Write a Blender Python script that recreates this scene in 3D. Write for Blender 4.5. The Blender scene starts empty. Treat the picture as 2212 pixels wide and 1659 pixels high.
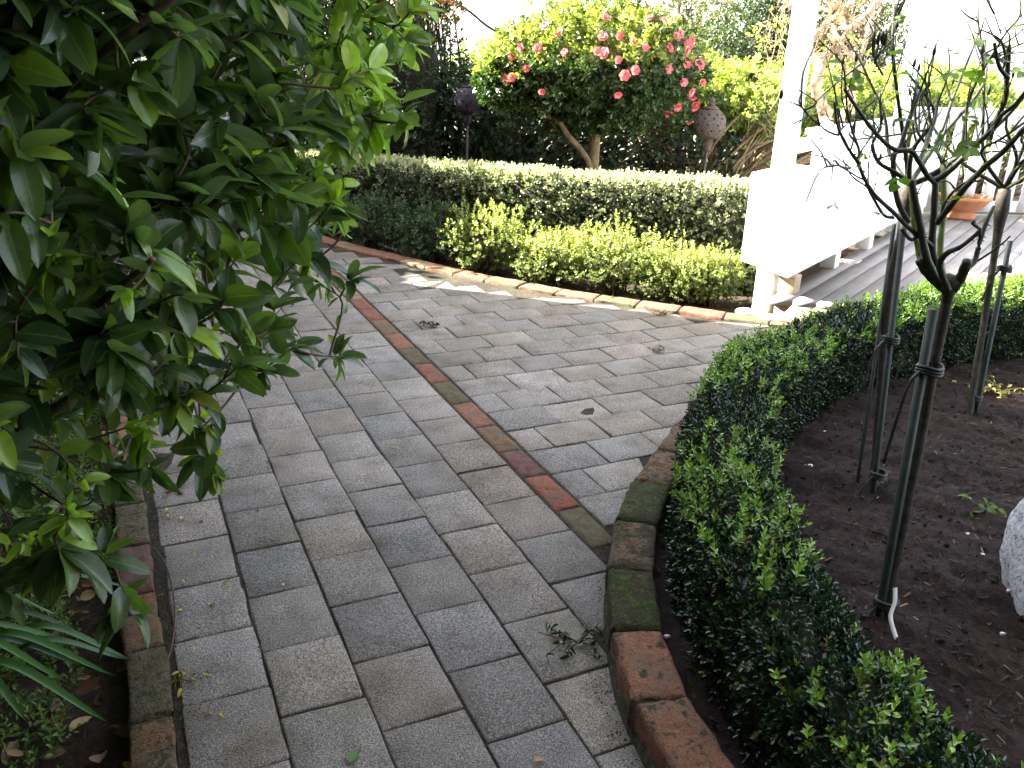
import bpy, math, random
import numpy as np
from mathutils import Vector, Matrix
random.seed(7); RNG = np.random.default_rng(11)
S = bpy.context.scene
COL = S.collection
# ------------------------------------------------------------------ camera, sky, sun, exposure
H = 1.3; PITCH = math.radians(21.06); ROLL = math.radians(1.83); F = 1850.; CX, CY = 1106., 829.5
cam = bpy.data.cameras.new('camera'); cam.lens = F / 2212 * 36; cam.sensor_width = 36; cam.clip_start = .02; cam.clip_end = 500
co = bpy.data.objects.new('camera', cam); COL.objects.link(co); S.camera = co
co.matrix_world = Matrix.Translation((0, 0, H)) @ Matrix.Rotation(math.pi / 2 - PITCH, 4, 'X') @ Matrix.Rotation(ROLL, 4, 'Z')
SUN = Vector((-.95, .31, 0)).normalized(); EL = math.radians(35)
TOSUN = Vector((SUN.x * math.cos(EL), SUN.y * math.cos(EL), math.sin(EL)))
w = bpy.data.worlds.new('World'); S.world = w; w.use_nodes = True
nt = w.node_tree; bg = nt.nodes['Background']; sky = nt.nodes.new('ShaderNodeTexSky')
sky.sky_type = 'NISHITA'; sky.sun_disc = False; sky.sun_elevation = EL; sky.sun_rotation = math.atan2(SUN.x, SUN.y)
sky.air_density = 1.0; sky.dust_density = 2.0; sky.ozone_density = .6
hs = nt.nodes.new('ShaderNodeHueSaturation'); hs.inputs['Saturation'].default_value = .55; nt.links.new(sky.outputs[0], hs.inputs['Color']); veil = nt.nodes.new('ShaderNodeMix'); veil.data_type = 'RGBA'; veil.blend_type = 'LIGHTEN'; veil.inputs[0].default_value = 1; veil.inputs[7].default_value = (1.95, 1.95, 1.95, 1)   # thin white cloud
nt.links.new(hs.outputs[0], veil.inputs[6]); nt.links.new(veil.outputs[2], bg.inputs[0]); bg.inputs[1].default_value = .09
sl = bpy.data.lights.new('sun', 'SUN'); sl.energy = 5.0; sl.angle = math.radians(.53); sl.color = (1, .93, .82)
so = bpy.data.objects.new('sun', sl); COL.objects.link(so); so.rotation_euler = TOSUN.to_track_quat('Z', 'Y').to_euler()
S.view_settings.view_transform = 'Standard'; S.view_settings.look = 'None'; S.view_settings.gamma = 1
S.view_settings.use_curve_mapping = False; S.view_settings.exposure = 3.62
S.render.engine = 'CYCLES'
S.cycles.max_bounces = 6; S.cycles.diffuse_bounces = 3; S.cycles.transmission_bounces = 4; S.cycles.transparent_max_bounces = 4

# ------------------------------------------------------------------ pixel <-> world (photo shown at 2212 x 1659)
def ray(u, v):
    x = (u - CX) / F; y = -(v - CY) / F
    x, y = math.cos(ROLL) * x - math.sin(ROLL) * y, math.sin(ROLL) * x + math.cos(ROLL) * y
    c, s = math.cos(PITCH), math.sin(PITCH)
    return np.array([x, c + s * y, -s + c * y])
def G(u, v, z=0.): d = ray(u, v); return d * ((z - H) / d[2]) + np.array([0, 0, H])
def D(u, v, Y): d = ray(u, v); return d * (Y / d[1]) + np.array([0, 0, H])
def z3(x, y): return ((1500 + x / 2.183) * .8848, y / 2.183 * .8848)
def z7(x, y): return z3(764 + .7236 * x, 546 + .7236 * y)
A115 = math.radians(115); E2 = np.array([math.cos(A115), math.sin(A115)]); E1 = np.array([math.sin(A115), -math.cos(A115)])
def CT(c, t): return E1 * c + E2 * t
def toct(p): p = np.asarray(p)[..., :2]; return p @ E1, p @ E2

# ------------------------------------------------------------------ node helpers
def newmat(name, rough=.8):
    m = bpy.data.materials.new(name); m.use_nodes = True
    b = m.node_tree.nodes['Principled BSDF']; b.inputs['Roughness'].default_value = rough
    b.inputs['Specular IOR Level'].default_value = .3
    return m, m.node_tree, b
def N(t, typ, **k):
    n = t.nodes.new(typ)
    for a, b in k.items():
        if a.startswith('i_'): n.inputs[int(a[2:]) if a[2:].isdigit() else a[2:].replace('_', ' ')].default_value = b
        else: setattr(n, a, b)
    return n
def L(t, a, b): t.links.new(a, b)
def noise(t, scale, detail=4, rough=.6, coord=None, dist=0):
    n = N(t, 'ShaderNodeTexNoise'); n.inputs['Scale'].default_value = scale; n.inputs['Detail'].default_value = detail
    n.inputs['Roughness'].default_value = rough; n.inputs['Distortion'].default_value = dist
    if coord is None: coord = N(t, 'ShaderNodeNewGeometry').outputs['Position']
    L(t, coord, n.inputs['Vector']); return n.outputs['Fac']
def ramp(t, fac, stops):
    r = N(t, 'ShaderNodeValToRGB'); e = r.color_ramp.elements
    while len(e) < len(stops): e.new(.5)
    for i, (p, c) in enumerate(stops): e[i].position = p; e[i].color = (*c, 1) if len(c) == 3 else c
    L(t, fac, r.inputs[0]); return r.outputs[0]
def mix(t, fac, a, b, mode='MIX'):
    m = N(t, 'ShaderNodeMix', data_type='RGBA', blend_type=mode)
    if isinstance(fac, (int, float)): m.inputs[0].default_value = fac
    else: L(t, fac, m.inputs[0])
    for s, x in ((6, a), (7, b)):
        if isinstance(x, tuple): m.inputs[s].default_value = (*x, 1)
        else: L(t, x, m.inputs[s])
    return m.outputs[2]
def math_(t, op, a, b=None, c=None):
    m = N(t, 'ShaderNodeMath', operation=op)
    for i, x in enumerate((a, b, c)):
        if x is None: continue
        if isinstance(x, (int, float)): m.inputs[i].default_value = x
        else: L(t, x, m.inputs[i])
    return m.outputs[0]
def bump(t, b, h, strength=.4, dist=.01):
    n = N(t, 'ShaderNodeBump'); n.inputs['Strength'].default_value = strength; n.inputs['Distance'].default_value = dist
    L(t, h, n.inputs['Height']); L(t, n.outputs[0], b.inputs['Normal'])
def attr(t, name): return N(t, 'ShaderNodeAttribute', attribute_name=name)

# ------------------------------------------------------------------ materials
def leaf_mat(name, old, new, dead=(.30, .20, .07), rough=.35, trans=.35, veins=False, spec=.4, under=None):
    m, t, b = newmat(name, rough); b.inputs['Specular IOR Level'].default_value = spec
    lc = attr(t, 'lc'); sep = N(t, 'ShaderNodeSeparateXYZ'); L(t, lc.outputs['Vector'], sep.inputs[0])
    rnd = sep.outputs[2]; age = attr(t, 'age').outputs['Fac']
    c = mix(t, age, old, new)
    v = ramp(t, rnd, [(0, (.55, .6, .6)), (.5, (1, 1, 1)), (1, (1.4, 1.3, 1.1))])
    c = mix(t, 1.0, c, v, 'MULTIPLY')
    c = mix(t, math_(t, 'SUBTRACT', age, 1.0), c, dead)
    if veins:
        ax = math_(t, 'ABSOLUTE', sep.outputs[0])
        mid = math_(t, 'LESS_THAN', ax, .06)
        c = mix(t, math_(t, 'MULTIPLY', mid, .4), c, (.22, .30, .12))
        w_ = math_(t, 'SINE', math_(t, 'MULTIPLY', math_(t, 'SUBTRACT', sep.outputs[1], math_(t, 'MULTIPLY', ax, .16)), 70.))
        nn = noise(t, 60, 3)
        c = mix(t, 1.0, c, ramp(t, nn, [(.3, (.75, .78, .75)), (.7, (1.15, 1.12, 1.1))]), 'MULTIPLY')
        blem = math_(t, 'GREATER_THAN', noise(t, 45, 2), .70)
        c = mix(t, math_(t, 'MULTIPLY', blem, .7), c, (.13, .10, .03))
        hh = math_(t, 'ADD', math_(t, 'MULTIPLY', w_, .05), nn)
        bump(t, b, hh, .3, .002)
    if under:
        g = N(t, 'ShaderNodeNewGeometry'); c = mix(t, g.outputs['Backfacing'], c, mix(t, .6, c, under))
    L(t, c, b.inputs['Base Color'])
    tr = N(t, 'ShaderNodeBsdfTranslucent'); L(t, mix(t, 1.0, c, (1.5, 1.7, .6), 'MULTIPLY'), tr.inputs[0])
    ms = N(t, 'ShaderNodeMixShader'); ms.inputs[0].default_value = trans
    L(t, b.outputs[0], ms.inputs[1]); L(t, tr.outputs[0], ms.inputs[2])
    L(t, ms.outputs[0], t.nodes['Material Output'].inputs[0]); return m
def plain(name, c1, c2, scale=20, rough=.8, bs=.3, bd=.005, detail=5):
    m, t, b = newmat(name, rough); f = noise(t, scale, detail)
    L(t, ramp(t, f, [(.3, c1), (.7, c2)]), b.inputs['Base Color']); bump(t, b, f, bs, bd); return m
M = {}
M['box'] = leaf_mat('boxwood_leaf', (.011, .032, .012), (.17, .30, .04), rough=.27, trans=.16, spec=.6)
M['grey'] = leaf_mat('grey_hedge_leaf', (.05, .068, .032), (.50, .50, .38), rough=.38, trans=.25, spec=.45)
M['low'] = leaf_mat('low_shrub_leaf', (.05, .08, .028), (.31, .34, .12), rough=.45, trans=.35)
M['lowshade'] = leaf_mat('shaded_low_shrub_leaf', (.03, .06, .025), (.07, .12, .04), rough=.5, trans=.25)  # low shrub leaf with the shade put into its colour
M['cam'] = leaf_mat('camellia_leaf', (.035, .068, .022), (.33, .37, .09), rough=.25, trans=.3, spec=.6)
M['bright'] = leaf_mat('bright_hedge_leaf', (.08, .13, .035), (.38, .43, .13), rough=.4, trans=.4)
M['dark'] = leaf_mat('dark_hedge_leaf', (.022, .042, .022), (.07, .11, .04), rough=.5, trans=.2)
M['orange'] = leaf_mat('orange_leaf', (.06, .09, .03), (.36, .13, .04), rough=.5, trans=.35)
M['olive'] = leaf_mat('olive_leaf', (.05, .075, .03), (.18, .17, .06), rough=.5, trans=.3)
M['shrub'] = leaf_mat('big_shrub_leaf', (.030, .066, .030), (.38, .58, .07), rough=.28, trans=.42, veins=True, spec=.5, under=(.10, .15, .09))  # lime end brightened to carry the fringe's painted light
M['rose'] = leaf_mat('rose_leaf', (.045, .10, .03), (.17, .27, .04), rough=.45, trans=.45)
M['strap'] = leaf_mat('strap_leaf', (.03, .09, .025), (.08, .19, .04), rough=.35, trans=.3)
M['weed'] = leaf_mat('weed_leaf', (.06, .12, .03), (.17, .26, .06), rough=.5, trans=.35)
M['litter'] = leaf_mat('litter_leaf', (.15, .085, .05), (.42, .30, .15), dead=(.30, .12, .03), rough=.7, trans=.1)
M['yellow'] = leaf_mat('yellow_leaf', (.30, .30, .05), (.42, .38, .08), dead=(.33, .12, .03), rough=.6, trans=.2)
M['petal'] = leaf_mat('petal', (.72, .09, .22), (.88, .48, .55), rough=.6, trans=.3)
M['stamen'] = plain('stamen', (.6, .38, .04), (.75, .5, .08), 300, .6)
M['twig'] = plain('twig', (.05, .035, .022), (.13, .095, .06), 60, .85)
M['bark'] = plain('bark', (.12, .085, .05), (.30, .23, .14), 35, .85, .6, .01)
M['palebark'] = plain('pale_bark', (.28, .19, .12), (.55, .42, .30), 25, .8, .5, .01)
M['cane'] = plain('rose_cane', (.012, .015, .008), (.048, .055, .028), 40, .5, .4, .003)
M['canegreen'] = plain('green_cane', (.08, .13, .03), (.17, .22, .05), 40, .5, .3, .003)
M['stake'] = plain('stake', (.008, .014, .012), (.024, .034, .028), 30, .6, .5, .004)
M['rosetrunk'] = plain('rose_trunk', (.016, .015, .011), (.055, .048, .036), 45, .7, .7, .006)
M['tie'] = plain('tie', (.01, .01, .011), (.025, .025, .028), 80, .5)
M['core'] = plain('hedge_core', (.008, .009, .005), (.03, .026, .014), 25, .95, .6, .03)
M['white'] = plain('white_paint', (.82, .82, .80), (.87, .87, .85), 6, .45, .08, .002)
M['rawtimber'] = plain('raw_timber', (.30, .22, .13), (.50, .40, .26), 20, .8)
M['terracotta'] = plain('terracotta', (.42, .16, .07), (.58, .25, .12), 14, .75)
M['ball'] = plain('fired_clay', (.06, .048, .042), (.13, .105, .09), 90, .9, .8, .01)
M['darkclay'] = plain('dark_clay', (.035, .032, .045), (.07, .06, .075), 60, .85, .6, .01)
M['hole'] = plain('hole', (.008, .007, .006), (.02, .018, .015), 60, .9)
M['metal'] = plain('dark_metal', (.05, .045, .04), (.12, .09, .07), 60, .6)
M['label'] = plain('label', (.62, .62, .60), (.75, .74, .72), 40, .5)
M['cable'] = plain('cable', (.01, .01, .012), (.03, .03, .035), 40, .6)
M['potsoil'] = plain('pot_soil', (.06, .035, .02), (.22, .14, .08), 120, .95, 1, .02)
M['shell'] = plain('shell_chip', (.55, .53, .48), (.75, .72, .66), 80, .6)

def mk_paver():
    m, t, b = newmat('concrete_paver', .85); col = attr(t, 'col').outputs['Color']
    pos = N(t, 'ShaderNodeNewGeometry').outputs['Position']
    f1 = noise(t, 300, 2, .8, pos); f2 = noise(t, 110, 4, .75, pos); f3 = noise(t, 7, 4, .6, pos); f4 = noise(t, 2.2, 3, .5, pos)
    c = mix(t, 1., col, ramp(t, f1, [(.34, (.28, .28, .28)), (.5, (.95, .95, .95)), (.64, (2.0, 1.95, 1.85))]), 'MULTIPLY')
    c = mix(t, 1., c, ramp(t, f2, [(.32, (.62, .62, .64)), (.5, (1, 1, 1)), (.7, (1.22, 1.2, 1.17))]), 'MULTIPLY')
    c = mix(t, 1., c, ramp(t, f3, [(.3, (.68, .66, .62)), (.5, (.98, .98, .98)), (.72, (1.16, 1.16, 1.17))]), 'MULTIPLY')
    c = mix(t, 1., c, ramp(t, f4, [(.35, (.86, .84, .80)), (.6, (1.04, 1.04, 1.05))]), 'MULTIPLY')
    st = math_(t, 'GREATER_THAN', noise(t, 30, 3, .6, pos, .6), .735)
    c = mix(t, math_(t, 'MULTIPLY', st, .55), c, (.05, .045, .035))
    L(t, c, b.inputs['Base Color'])
    bump(t, b, math_(t, 'ADD', math_(t, 'MULTIPLY', f1, .6), f2), .55, .004); return m
M['paver'] = mk_paver()
def mk_brick():
    m, t, b = newmat('old_brick', .9); a = attr(t, 'col'); col = a.outputs['Color']; mo = a.outputs['Alpha']
    pos = N(t, 'ShaderNodeNewGeometry').outputs['Position']
    f1 = noise(t, 200, 3, .8, pos); f2 = noise(t, 28, 5, .7, pos); f3 = noise(t, 38, 6, .8, pos, .3); f5 = noise(t, 14, 4, .7, pos)
    c = mix(t, 1., col, ramp(t, f1, [(.3, (.55, .52, .5)), (.5, (1, 1, 1)), (.7, (1.3, 1.25, 1.2))]), 'MULTIPLY')
    c = mix(t, 1., c, ramp(t, f2, [(.3, (.5, .5, .5)), (.55, (1, 1, 1)), (.75, (1.25, 1.2, 1.15))]), 'MULTIPLY')
    c = mix(t, ramp(t, f5, [(.46, (0, 0, 0)), (.62, (.75, .75, .75))]), c, (.11, .10, .075))
    mf = math_(t, 'MULTIPLY', mo, 1.0)
    thr = math_(t, 'SUBTRACT', math_(t, 'ADD', math_(t, 'MULTIPLY', f3, .6), math_(t, 'MULTIPLY', f2, .5)), math_(t, 'SUBTRACT', .735, math_(t, 'MULTIPLY', mf, .215)))
    fac = math_(t, 'MULTIPLY', thr, 9.); fac.node.use_clamp = True
    moss = ramp(t, f1, [(.3, (.016, .024, .006)), (.52, (.05, .07, .012)), (.72, (.14, .18, .02))])
    c = mix(t, fac, c, moss); L(t, c, b.inputs['Base Color'])
    bump(t, b, math_(t, 'ADD', math_(t, 'ADD', f1, math_(t, 'MULTIPLY', f2, 2.)), math_(t, 'MULTIPLY', fac, 2.0)), 1., .007); return m
M['brick'] = mk_brick()
def mk_soil(name, c0, c1, c2, sc=45):
    m, t, b = newmat(name, .97); w3 = noise(t, 3.5, 4, .65); f = noise(t, sc, 8, .75); g = noise(t, sc * 5, 3, .7)
    c = ramp(t, f, [(.3, c0), (.5, c1), (.72, c2)])
    c = mix(t, 1., c, ramp(t, g, [(.3, (.5, .5, .5)), (.7, (1.5, 1.45, 1.4))]), 'MULTIPLY')
    c = mix(t, 1., c, ramp(t, w3, [(.35, (.65, .65, .68)), (.65, (1.35, 1.28, 1.2))]), 'MULTIPLY')
    L(t, c, b.inputs['Base Color']); bump(t, b, f, 1., .02); return m
M['mulch'] = mk_soil('dark_mulch', (.0045, .0024, .0018), (.0165, .0088, .0062), (.05, .027, .019), 45)
M['soil'] = mk_soil('garden_soil', (.018, .012, .008), (.05, .034, .022), (.10, .07, .045))
M['joint'] = mk_soil('joint_sand', (.016, .013, .009), (.045, .04, .028), (.06, .07, .03), 50)
M['mortar'] = mk_soil('mortar', (.06, .055, .045), (.11, .105, .09), (.16, .15, .13), 30)
M['lawn'] = plain('far_ground', (.05, .07, .03), (.10, .11, .06), 3, .95)
def mk_deck():
    m, t, b = newmat('deck_stain', .6); tc = attr(t, 'lc')
    mp = N(t, 'ShaderNodeMapping'); L(t, tc.outputs['Vector'], mp.inputs[0]); mp.inputs['Scale'].default_value = (60, 2.5, 1)
    f = noise(t, 1., 6, .7, mp.outputs[0]); g = noise(t, 3, 4); r = N(t, 'ShaderNodeSeparateXYZ'); L(t, tc.outputs['Vector'], r.inputs[0])
    c = ramp(t, f, [(.3, (.22, .20, .195)), (.7, (.31, .29, .28))])
    c = mix(t, 1., c, ramp(t, g, [(.3, (.8, .8, .8)), (.7, (1.12, 1.12, 1.12))]), 'MULTIPLY')
    c = mix(t, 1., c, ramp(t, r.outputs[2], [(0, (.85, .85, .86)), (1, (1.12, 1.11, 1.09))]), 'MULTIPLY')
    L(t, c, b.inputs['Base Color']); bump(t, b, f, .25, .002); return m
M['deck'] = mk_deck()
def mk_granite():
    m, t, b = newmat('granite', .8)
    f = noise(t, 85, 4, .85); g = noise(t, 25, 5, .7); h = noise(t, 60, 6, .8)
    c = ramp(t, f, [(.36, (.07, .075, .09)), (.43, (.58, .61, .68)), (.55, (.86, .88, .92))])
    c = mix(t, 1., c, ramp(t, g, [(.3, (.75, .75, .78)), (.7, (1.1, 1.1, 1.1))]), 'MULTIPLY')
    L(t, c, b.inputs['Base Color']); bump(t, b, math_(t, 'ADD', h, g), 1., .03); return m
M['granite'] = mk_granite()

# ------------------------------------------------------------------ mesh helpers
class MB:
    def __init__(s): s.V = []; s.F = []; s.lc = []; s.age = []; s.col = []; s.n = 0
    def add(s, V, F, lc=None, age=0., col=None):
        V = np.asarray(V, float).reshape(-1, 3); n = len(V)
        if not isinstance(F, list) or (len(F) and not isinstance(F[0], np.ndarray)): F = [np.asarray(F, int)]
        for f in F:
            if len(f): s.F.append(f + s.n)
        s.V.append(V); s.n += n
        s.lc.append(np.zeros((n, 3)) if lc is None else np.broadcast_to(np.asarray(lc, float), (n, 3)))
        s.age.append(np.broadcast_to(np.asarray(age, float), (n,)))
        s.col.append(np.broadcast_to(np.asarray((.5, .5, .5, 0) if col is None else col, float), (n, 4)))
    def build(s, name, mat, parent=None, smooth=False, attrs=True):
        me = bpy.data.meshes.new(name); V = np.concatenate(s.V)
        me.vertices.add(len(V)); me.vertices.foreach_set('co', V.ravel())
        tot = np.concatenate([np.full(len(f), f.shape[1]) for f in s.F]); idx = np.concatenate([f.ravel() for f in s.F])
        me.loops.add(len(idx)); me.loops.foreach_set('vertex_index', idx.astype(np.int32))
        me.polygons.add(len(tot)); st = np.concatenate([[0], np.cumsum(tot)[:-1]])
        me.polygons.foreach_set('loop_start', st.astype(np.int32))
        if smooth: me.polygons.foreach_set('use_smooth', np.ones(len(tot), bool))
        me.update(calc_edges=True)
        if attrs:
            a = me.attributes.new('lc', 'FLOAT_VECTOR', 'POINT'); a.data.foreach_set('vector', np.concatenate(s.lc).ravel())
            a = me.attributes.new('age', 'FLOAT', 'POINT'); a.data.foreach_set('value', np.concatenate(s.age))
            a = me.attributes.new('col', 'FLOAT_COLOR', 'POINT'); a.data.foreach_set('color', np.concatenate(s.col).ravel())
        me.materials.append(mat); me.validate(verbose=False)
        o = bpy.data.objects.new(name, me); COL.objects.link(o)
        if parent is not None: attach(o, parent)
        return o
def attach(o, parent):
    o.parent = parent
    base = parent
    loc = Vector((0, 0, 0)) if base.type != 'EMPTY' else base.location
    o.matrix_parent_inverse = Matrix.Translation(-loc)
def tag(o, label, cat, group=None):
    o['label'] = label; o['category'] = cat
    if group: o['group'] = group
    return o
def thing(name, label, cat, loc, group=None):
    o = bpy.data.objects.new(name, None); COL.objects.link(o); o.location = tuple(float(x) for x in loc); o.empty_display_size = .1
    return tag(o, label, cat, group)
def struct(o): o['kind'] = 'structure'; return o
def stuff(o, label, cat): tag(o, label, cat); o['kind'] = 'stuff'; return o
def wob(P, s, seed=0):          # cheap smooth noise in about -1..1
    P = np.asarray(P, float) * s; r = np.random.default_rng(seed); o = 0
    for k in range(4):
        d = r.normal(size=P.shape[-1]); ph = r.uniform(0, 6.28); o = o + np.sin(P @ d * (1 + .7 * k) + ph) / (1 + .5 * k)
    return o / 2.2
def tube(mb, P, R, n=6, age=0., rnd=.5, cap=True):
    P = np.asarray(P, float); R = np.broadcast_to(np.asarray(R, float), (len(P),)); m = len(P)
    T = np.gradient(P, axis=0); T /= np.linalg.norm(T, axis=1, keepdims=True) + 1e-9
    up = np.array([.13, .21, .97]) if abs(T[0] @ np.array([.13, .21, .97])) < .9 else np.array([1., 0, 0])
    A = np.cross(T, up); A /= np.linalg.norm(A, axis=1, keepdims=True) + 1e-9; B = np.cross(T, A)
    a = np.linspace(0, 2 * np.pi, n, endpoint=False)
    V = P[:, None] + R[:, None, None] * (A[:, None] * np.cos(a)[None, :, None] + B[:, None] * np.sin(a)[None, :, None])
    V = V.reshape(-1, 3); i, j = np.meshgrid(np.arange(m - 1), np.arange(n), indexing='ij'); k = (j + 1) % n
    F = np.stack([i * n + j, i * n + k, (i + 1) * n + k, (i + 1) * n + j], -1).reshape(-1, 4)
    Fs = [F]
    if cap: V = np.vstack([V, P[-1] + T[-1] * R[-1] * .5]); Fs.append(np.array([[(m - 1) * n + q, (m - 1) * n + (q + 1) % n, m * n] for q in range(n)]))
    mb.add(V, Fs, lc=(0, 0, rnd), age=age)
def smoothline(P, k=4):
    P = np.asarray(P, float)
    if len(P) < 3: return np.linspace(P[0], P[-1], k + 1)
    Q = np.vstack([2 * P[0] - P[1], P, 2 * P[-1] - P[-2]]); out = []
    for i in range(1, len(Q) - 2):
        for t in np.linspace(0, 1, k, endpoint=False):
            a, b, c, d = Q[i - 1], Q[i], Q[i + 1], Q[i + 2]
            out.append(.5 * (2 * b + (c - a) * t + (2 * a - 5 * b + 4 * c - d) * t * t + (3 * b - a - 3 * c + d) * t ** 3))
    out.append(P[-1]); return np.array(out)
def box(mb, P0, ax, ay, az, lc=None, col=None, ch=.003):
    """box from corner P0 along three edge vectors, small chamfer-free"""
    P0, ax, ay, az = [np.asarray(x, float) for x in (P0, ax, ay, az)]
    V = [P0 + ax * i + ay * j + az * k for k in (0, 1) for j in (0, 1) for i in (0, 1)]
    mb.add(V, [np.array([[0, 2, 3, 1], [4, 5, 7, 6], [0, 1, 5, 4], [2, 6, 7, 3], [0, 4, 6, 2], [1, 3, 7, 5]])], lc=lc, col=col)
def bevel(o, w=.004, seg=2):
    m = o.modifiers.new('bevel', 'BEVEL'); m.width = w; m.segments = seg; m.limit_method = 'ANGLE'; return o
def prism(mb, poly, z0, z1, **k):
    n = len(poly); z0 = np.broadcast_to(z0, n); z1 = np.broadcast_to(z1, n)
    V = [(*p[:2], z) for p, z in zip(poly, z0)] + [(*p[:2], z) for p, z in zip(poly, z1)]
    ar = sum(poly[i][0] * poly[(i + 1) % n][1] - poly[(i + 1) % n][0] * poly[i][1] for i in range(n))
    b = list(range(n)); q = [[i, (i + 1) % n, n + (i + 1) % n, n + i] for i in range(n)]
    if ar < 0: q = [f[::-1] for f in q]; cb, ctp = b, [n + i for i in b[::-1]]
    else: cb, ctp = b[::-1], [n + i for i in b]
    mb.add(V, [np.array(q), np.array([cb]), np.array([ctp])], **k)
def worn(mb, c4, z0, z1, ch=.006, col=None, jit=.0015, nx=3, ny=3, seed=0, bumpy=.0012, drop=1.):
    """worn block: 4 plan corners (ccw), rounded top edges"""
    c4 = np.asarray(c4, float)[:, :2]; lx = np.linalg.norm(c4[1] - c4[0]); ly = np.linalg.norm(c4[3] - c4[0])
    def lines(l, n): c = min(ch / max(l, .02), .3); return np.concatenate([[0, c * .35, c], np.linspace(c, 1 - c, n + 1)[1:-1], [1 - c, 1 - c * .35, 1]])
    a = lines(lx, nx); b = lines(ly, ny); A, B = np.meshgrid(a, b, indexing='ij')
    P = (c4[0] * ((1 - A) * (1 - B))[..., None] + c4[1] * (A * (1 - B))[..., None] + c4[2] * (A * B)[..., None] + c4[3] * ((1 - A) * B)[..., None])
    d = np.minimum(np.minimum(A, 1 - A) * lx, np.minimum(B, 1 - B) * ly); r = np.clip(1 - d / ch, 0, 1)
    Z = z1 - ch * drop * r ** 2 + bumpy * wob(P, 40, seed)
    n1, n2 = len(a), len(b); rr = np.random.default_rng(seed)
    e = (A == 0) | (A == 1) | (B == 0) | (B == 1)
    P = P + (rr.normal(size=P.shape) * jit) * e[..., None] + (rr.normal(size=P.shape) * jit * .3)
    V = np.concatenate([P, Z[..., None]], -1).reshape(-1, 3)
    i, j = np.meshgrid(np.arange(n1 - 1), np.arange(n2 - 1), indexing='ij')
    F = np.stack([i * n2 + j, (i + 1) * n2 + j, (i + 1) * n2 + j + 1, i * n2 + j + 1], -1).reshape(-1, 4)
    ring = [(i, 0) for i in range(n1)] + [(n1 - 1, j) for j in range(1, n2)] + [(i, n2 - 1) for i in range(n1 - 2, -1, -1)] + [(0, j) for j in range(n2 - 2, 0, -1)]
    ids = np.array([i * n2 + j for i, j in ring]); k = len(ids); low = V[ids].copy(); low[:, 2] = z0
    V = np.vstack([V, low]); q = np.arange(k); F2 = np.stack([ids[(q + 1) % k], ids[q], len(V) - k + q, len(V) - k + (q + 1) % k], -1)
    mb.add(V, [F, F2], col=col)

# ---- leaves
def leaf_lo(w=.5, fold=.12):
    V = np.array([(0, 0, 0), (w * .40, .30, fold), (w * .42, .66, fold), (0, 1, -.03), (-w * .42, .66, fold), (-w * .40, .30, fold), (0, .5, 0.)])
    lc = np.array([(0, 0), (1, .3), (1, .66), (0, 1), (-1, .66), (-1, .3), (0, .5)], float)
    F = np.array([[0, 1, 2, 6], [6, 2, 3, 3], [0, 6, 4, 5], [6, 3, 4, 4]]); F = [np.array([[0, 1, 2, 6], [0, 6, 4, 5]]), np.array([[6, 2, 3], [6, 3, 4]])]
    return V, F, lc
def leaf_hi(w=.38, fold=.10, droop=.25, n=8, tipw=.62, seed=0):
    s = np.linspace(0, 1, n + 1); prof = np.sin(np.pi * np.clip(s, 0, 1) ** .8) ** tipw; prof[0] = .05; prof[-1] = 0.03
    prof = prof * w / 2; r = np.random.default_rng(seed)
    y = s - .0; zc = -droop * s ** 2; V = []; lc = []
    for i in range(n + 1):
        for a in (-1, -.55, 0, .55, 1):
            ruf = .012 * math.sin(9 * s[i] + a * 3 + seed) * abs(a)
            V.append((a * prof[i] + .02 * math.sin(3 * s[i] + seed), y[i] * (1 - .15 * droop * s[i]), zc[i] + fold * abs(a) ** 1.3 * prof[i] * 2.2 + ruf)); lc.append((a, s[i]))
    F = [[i * 5 + j, i * 5 + j + 1, (i + 1) * 5 + j + 1, (i + 1) * 5 + j] for i in range(n) for j in range(4)]
    return np.array(V), [np.array(F)], np.array(lc, float)
def stamp(mb, tpl, X, Y, Z, T, scale, age, rnd):
    V, F, lc = tpl; m = len(T); n = len(V)
    if m == 0: return
    R = np.stack([X, Y, Z], -1) * np.asarray(scale).reshape(-1, 1, 1)
    W = np.einsum('mij,nj->mni', R, V) + T[:, None]
    off = (np.arange(m) * n)[:, None, None]
    Fs = [(f[None] + off).reshape(-1, f.shape[1]) for f in F]
    l = np.concatenate([np.broadcast_to(lc[None], (m, n, 2)), np.broadcast_to(np.asarray(rnd)[:, None, None], (m, n, 1))], -1).reshape(-1, 3)
    mb.add(W.reshape(-1, 3), Fs, lc=l, age=np.repeat(np.broadcast_to(age, (m,)), n))
def nrm(a): return a / (np.linalg.norm(a, axis=-1, keepdims=True) + 1e-9)
def frames(Y, up, rng, roll=.5):
    Y = nrm(Y); X = nrm(np.cross(Y, up)); Z = np.cross(X, Y)
    a = rng.normal(size=(len(Y), 1)) * roll
    return X * np.cos(a) + Z * np.sin(a), Y, -X * np.sin(a) + Z * np.cos(a)
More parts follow.
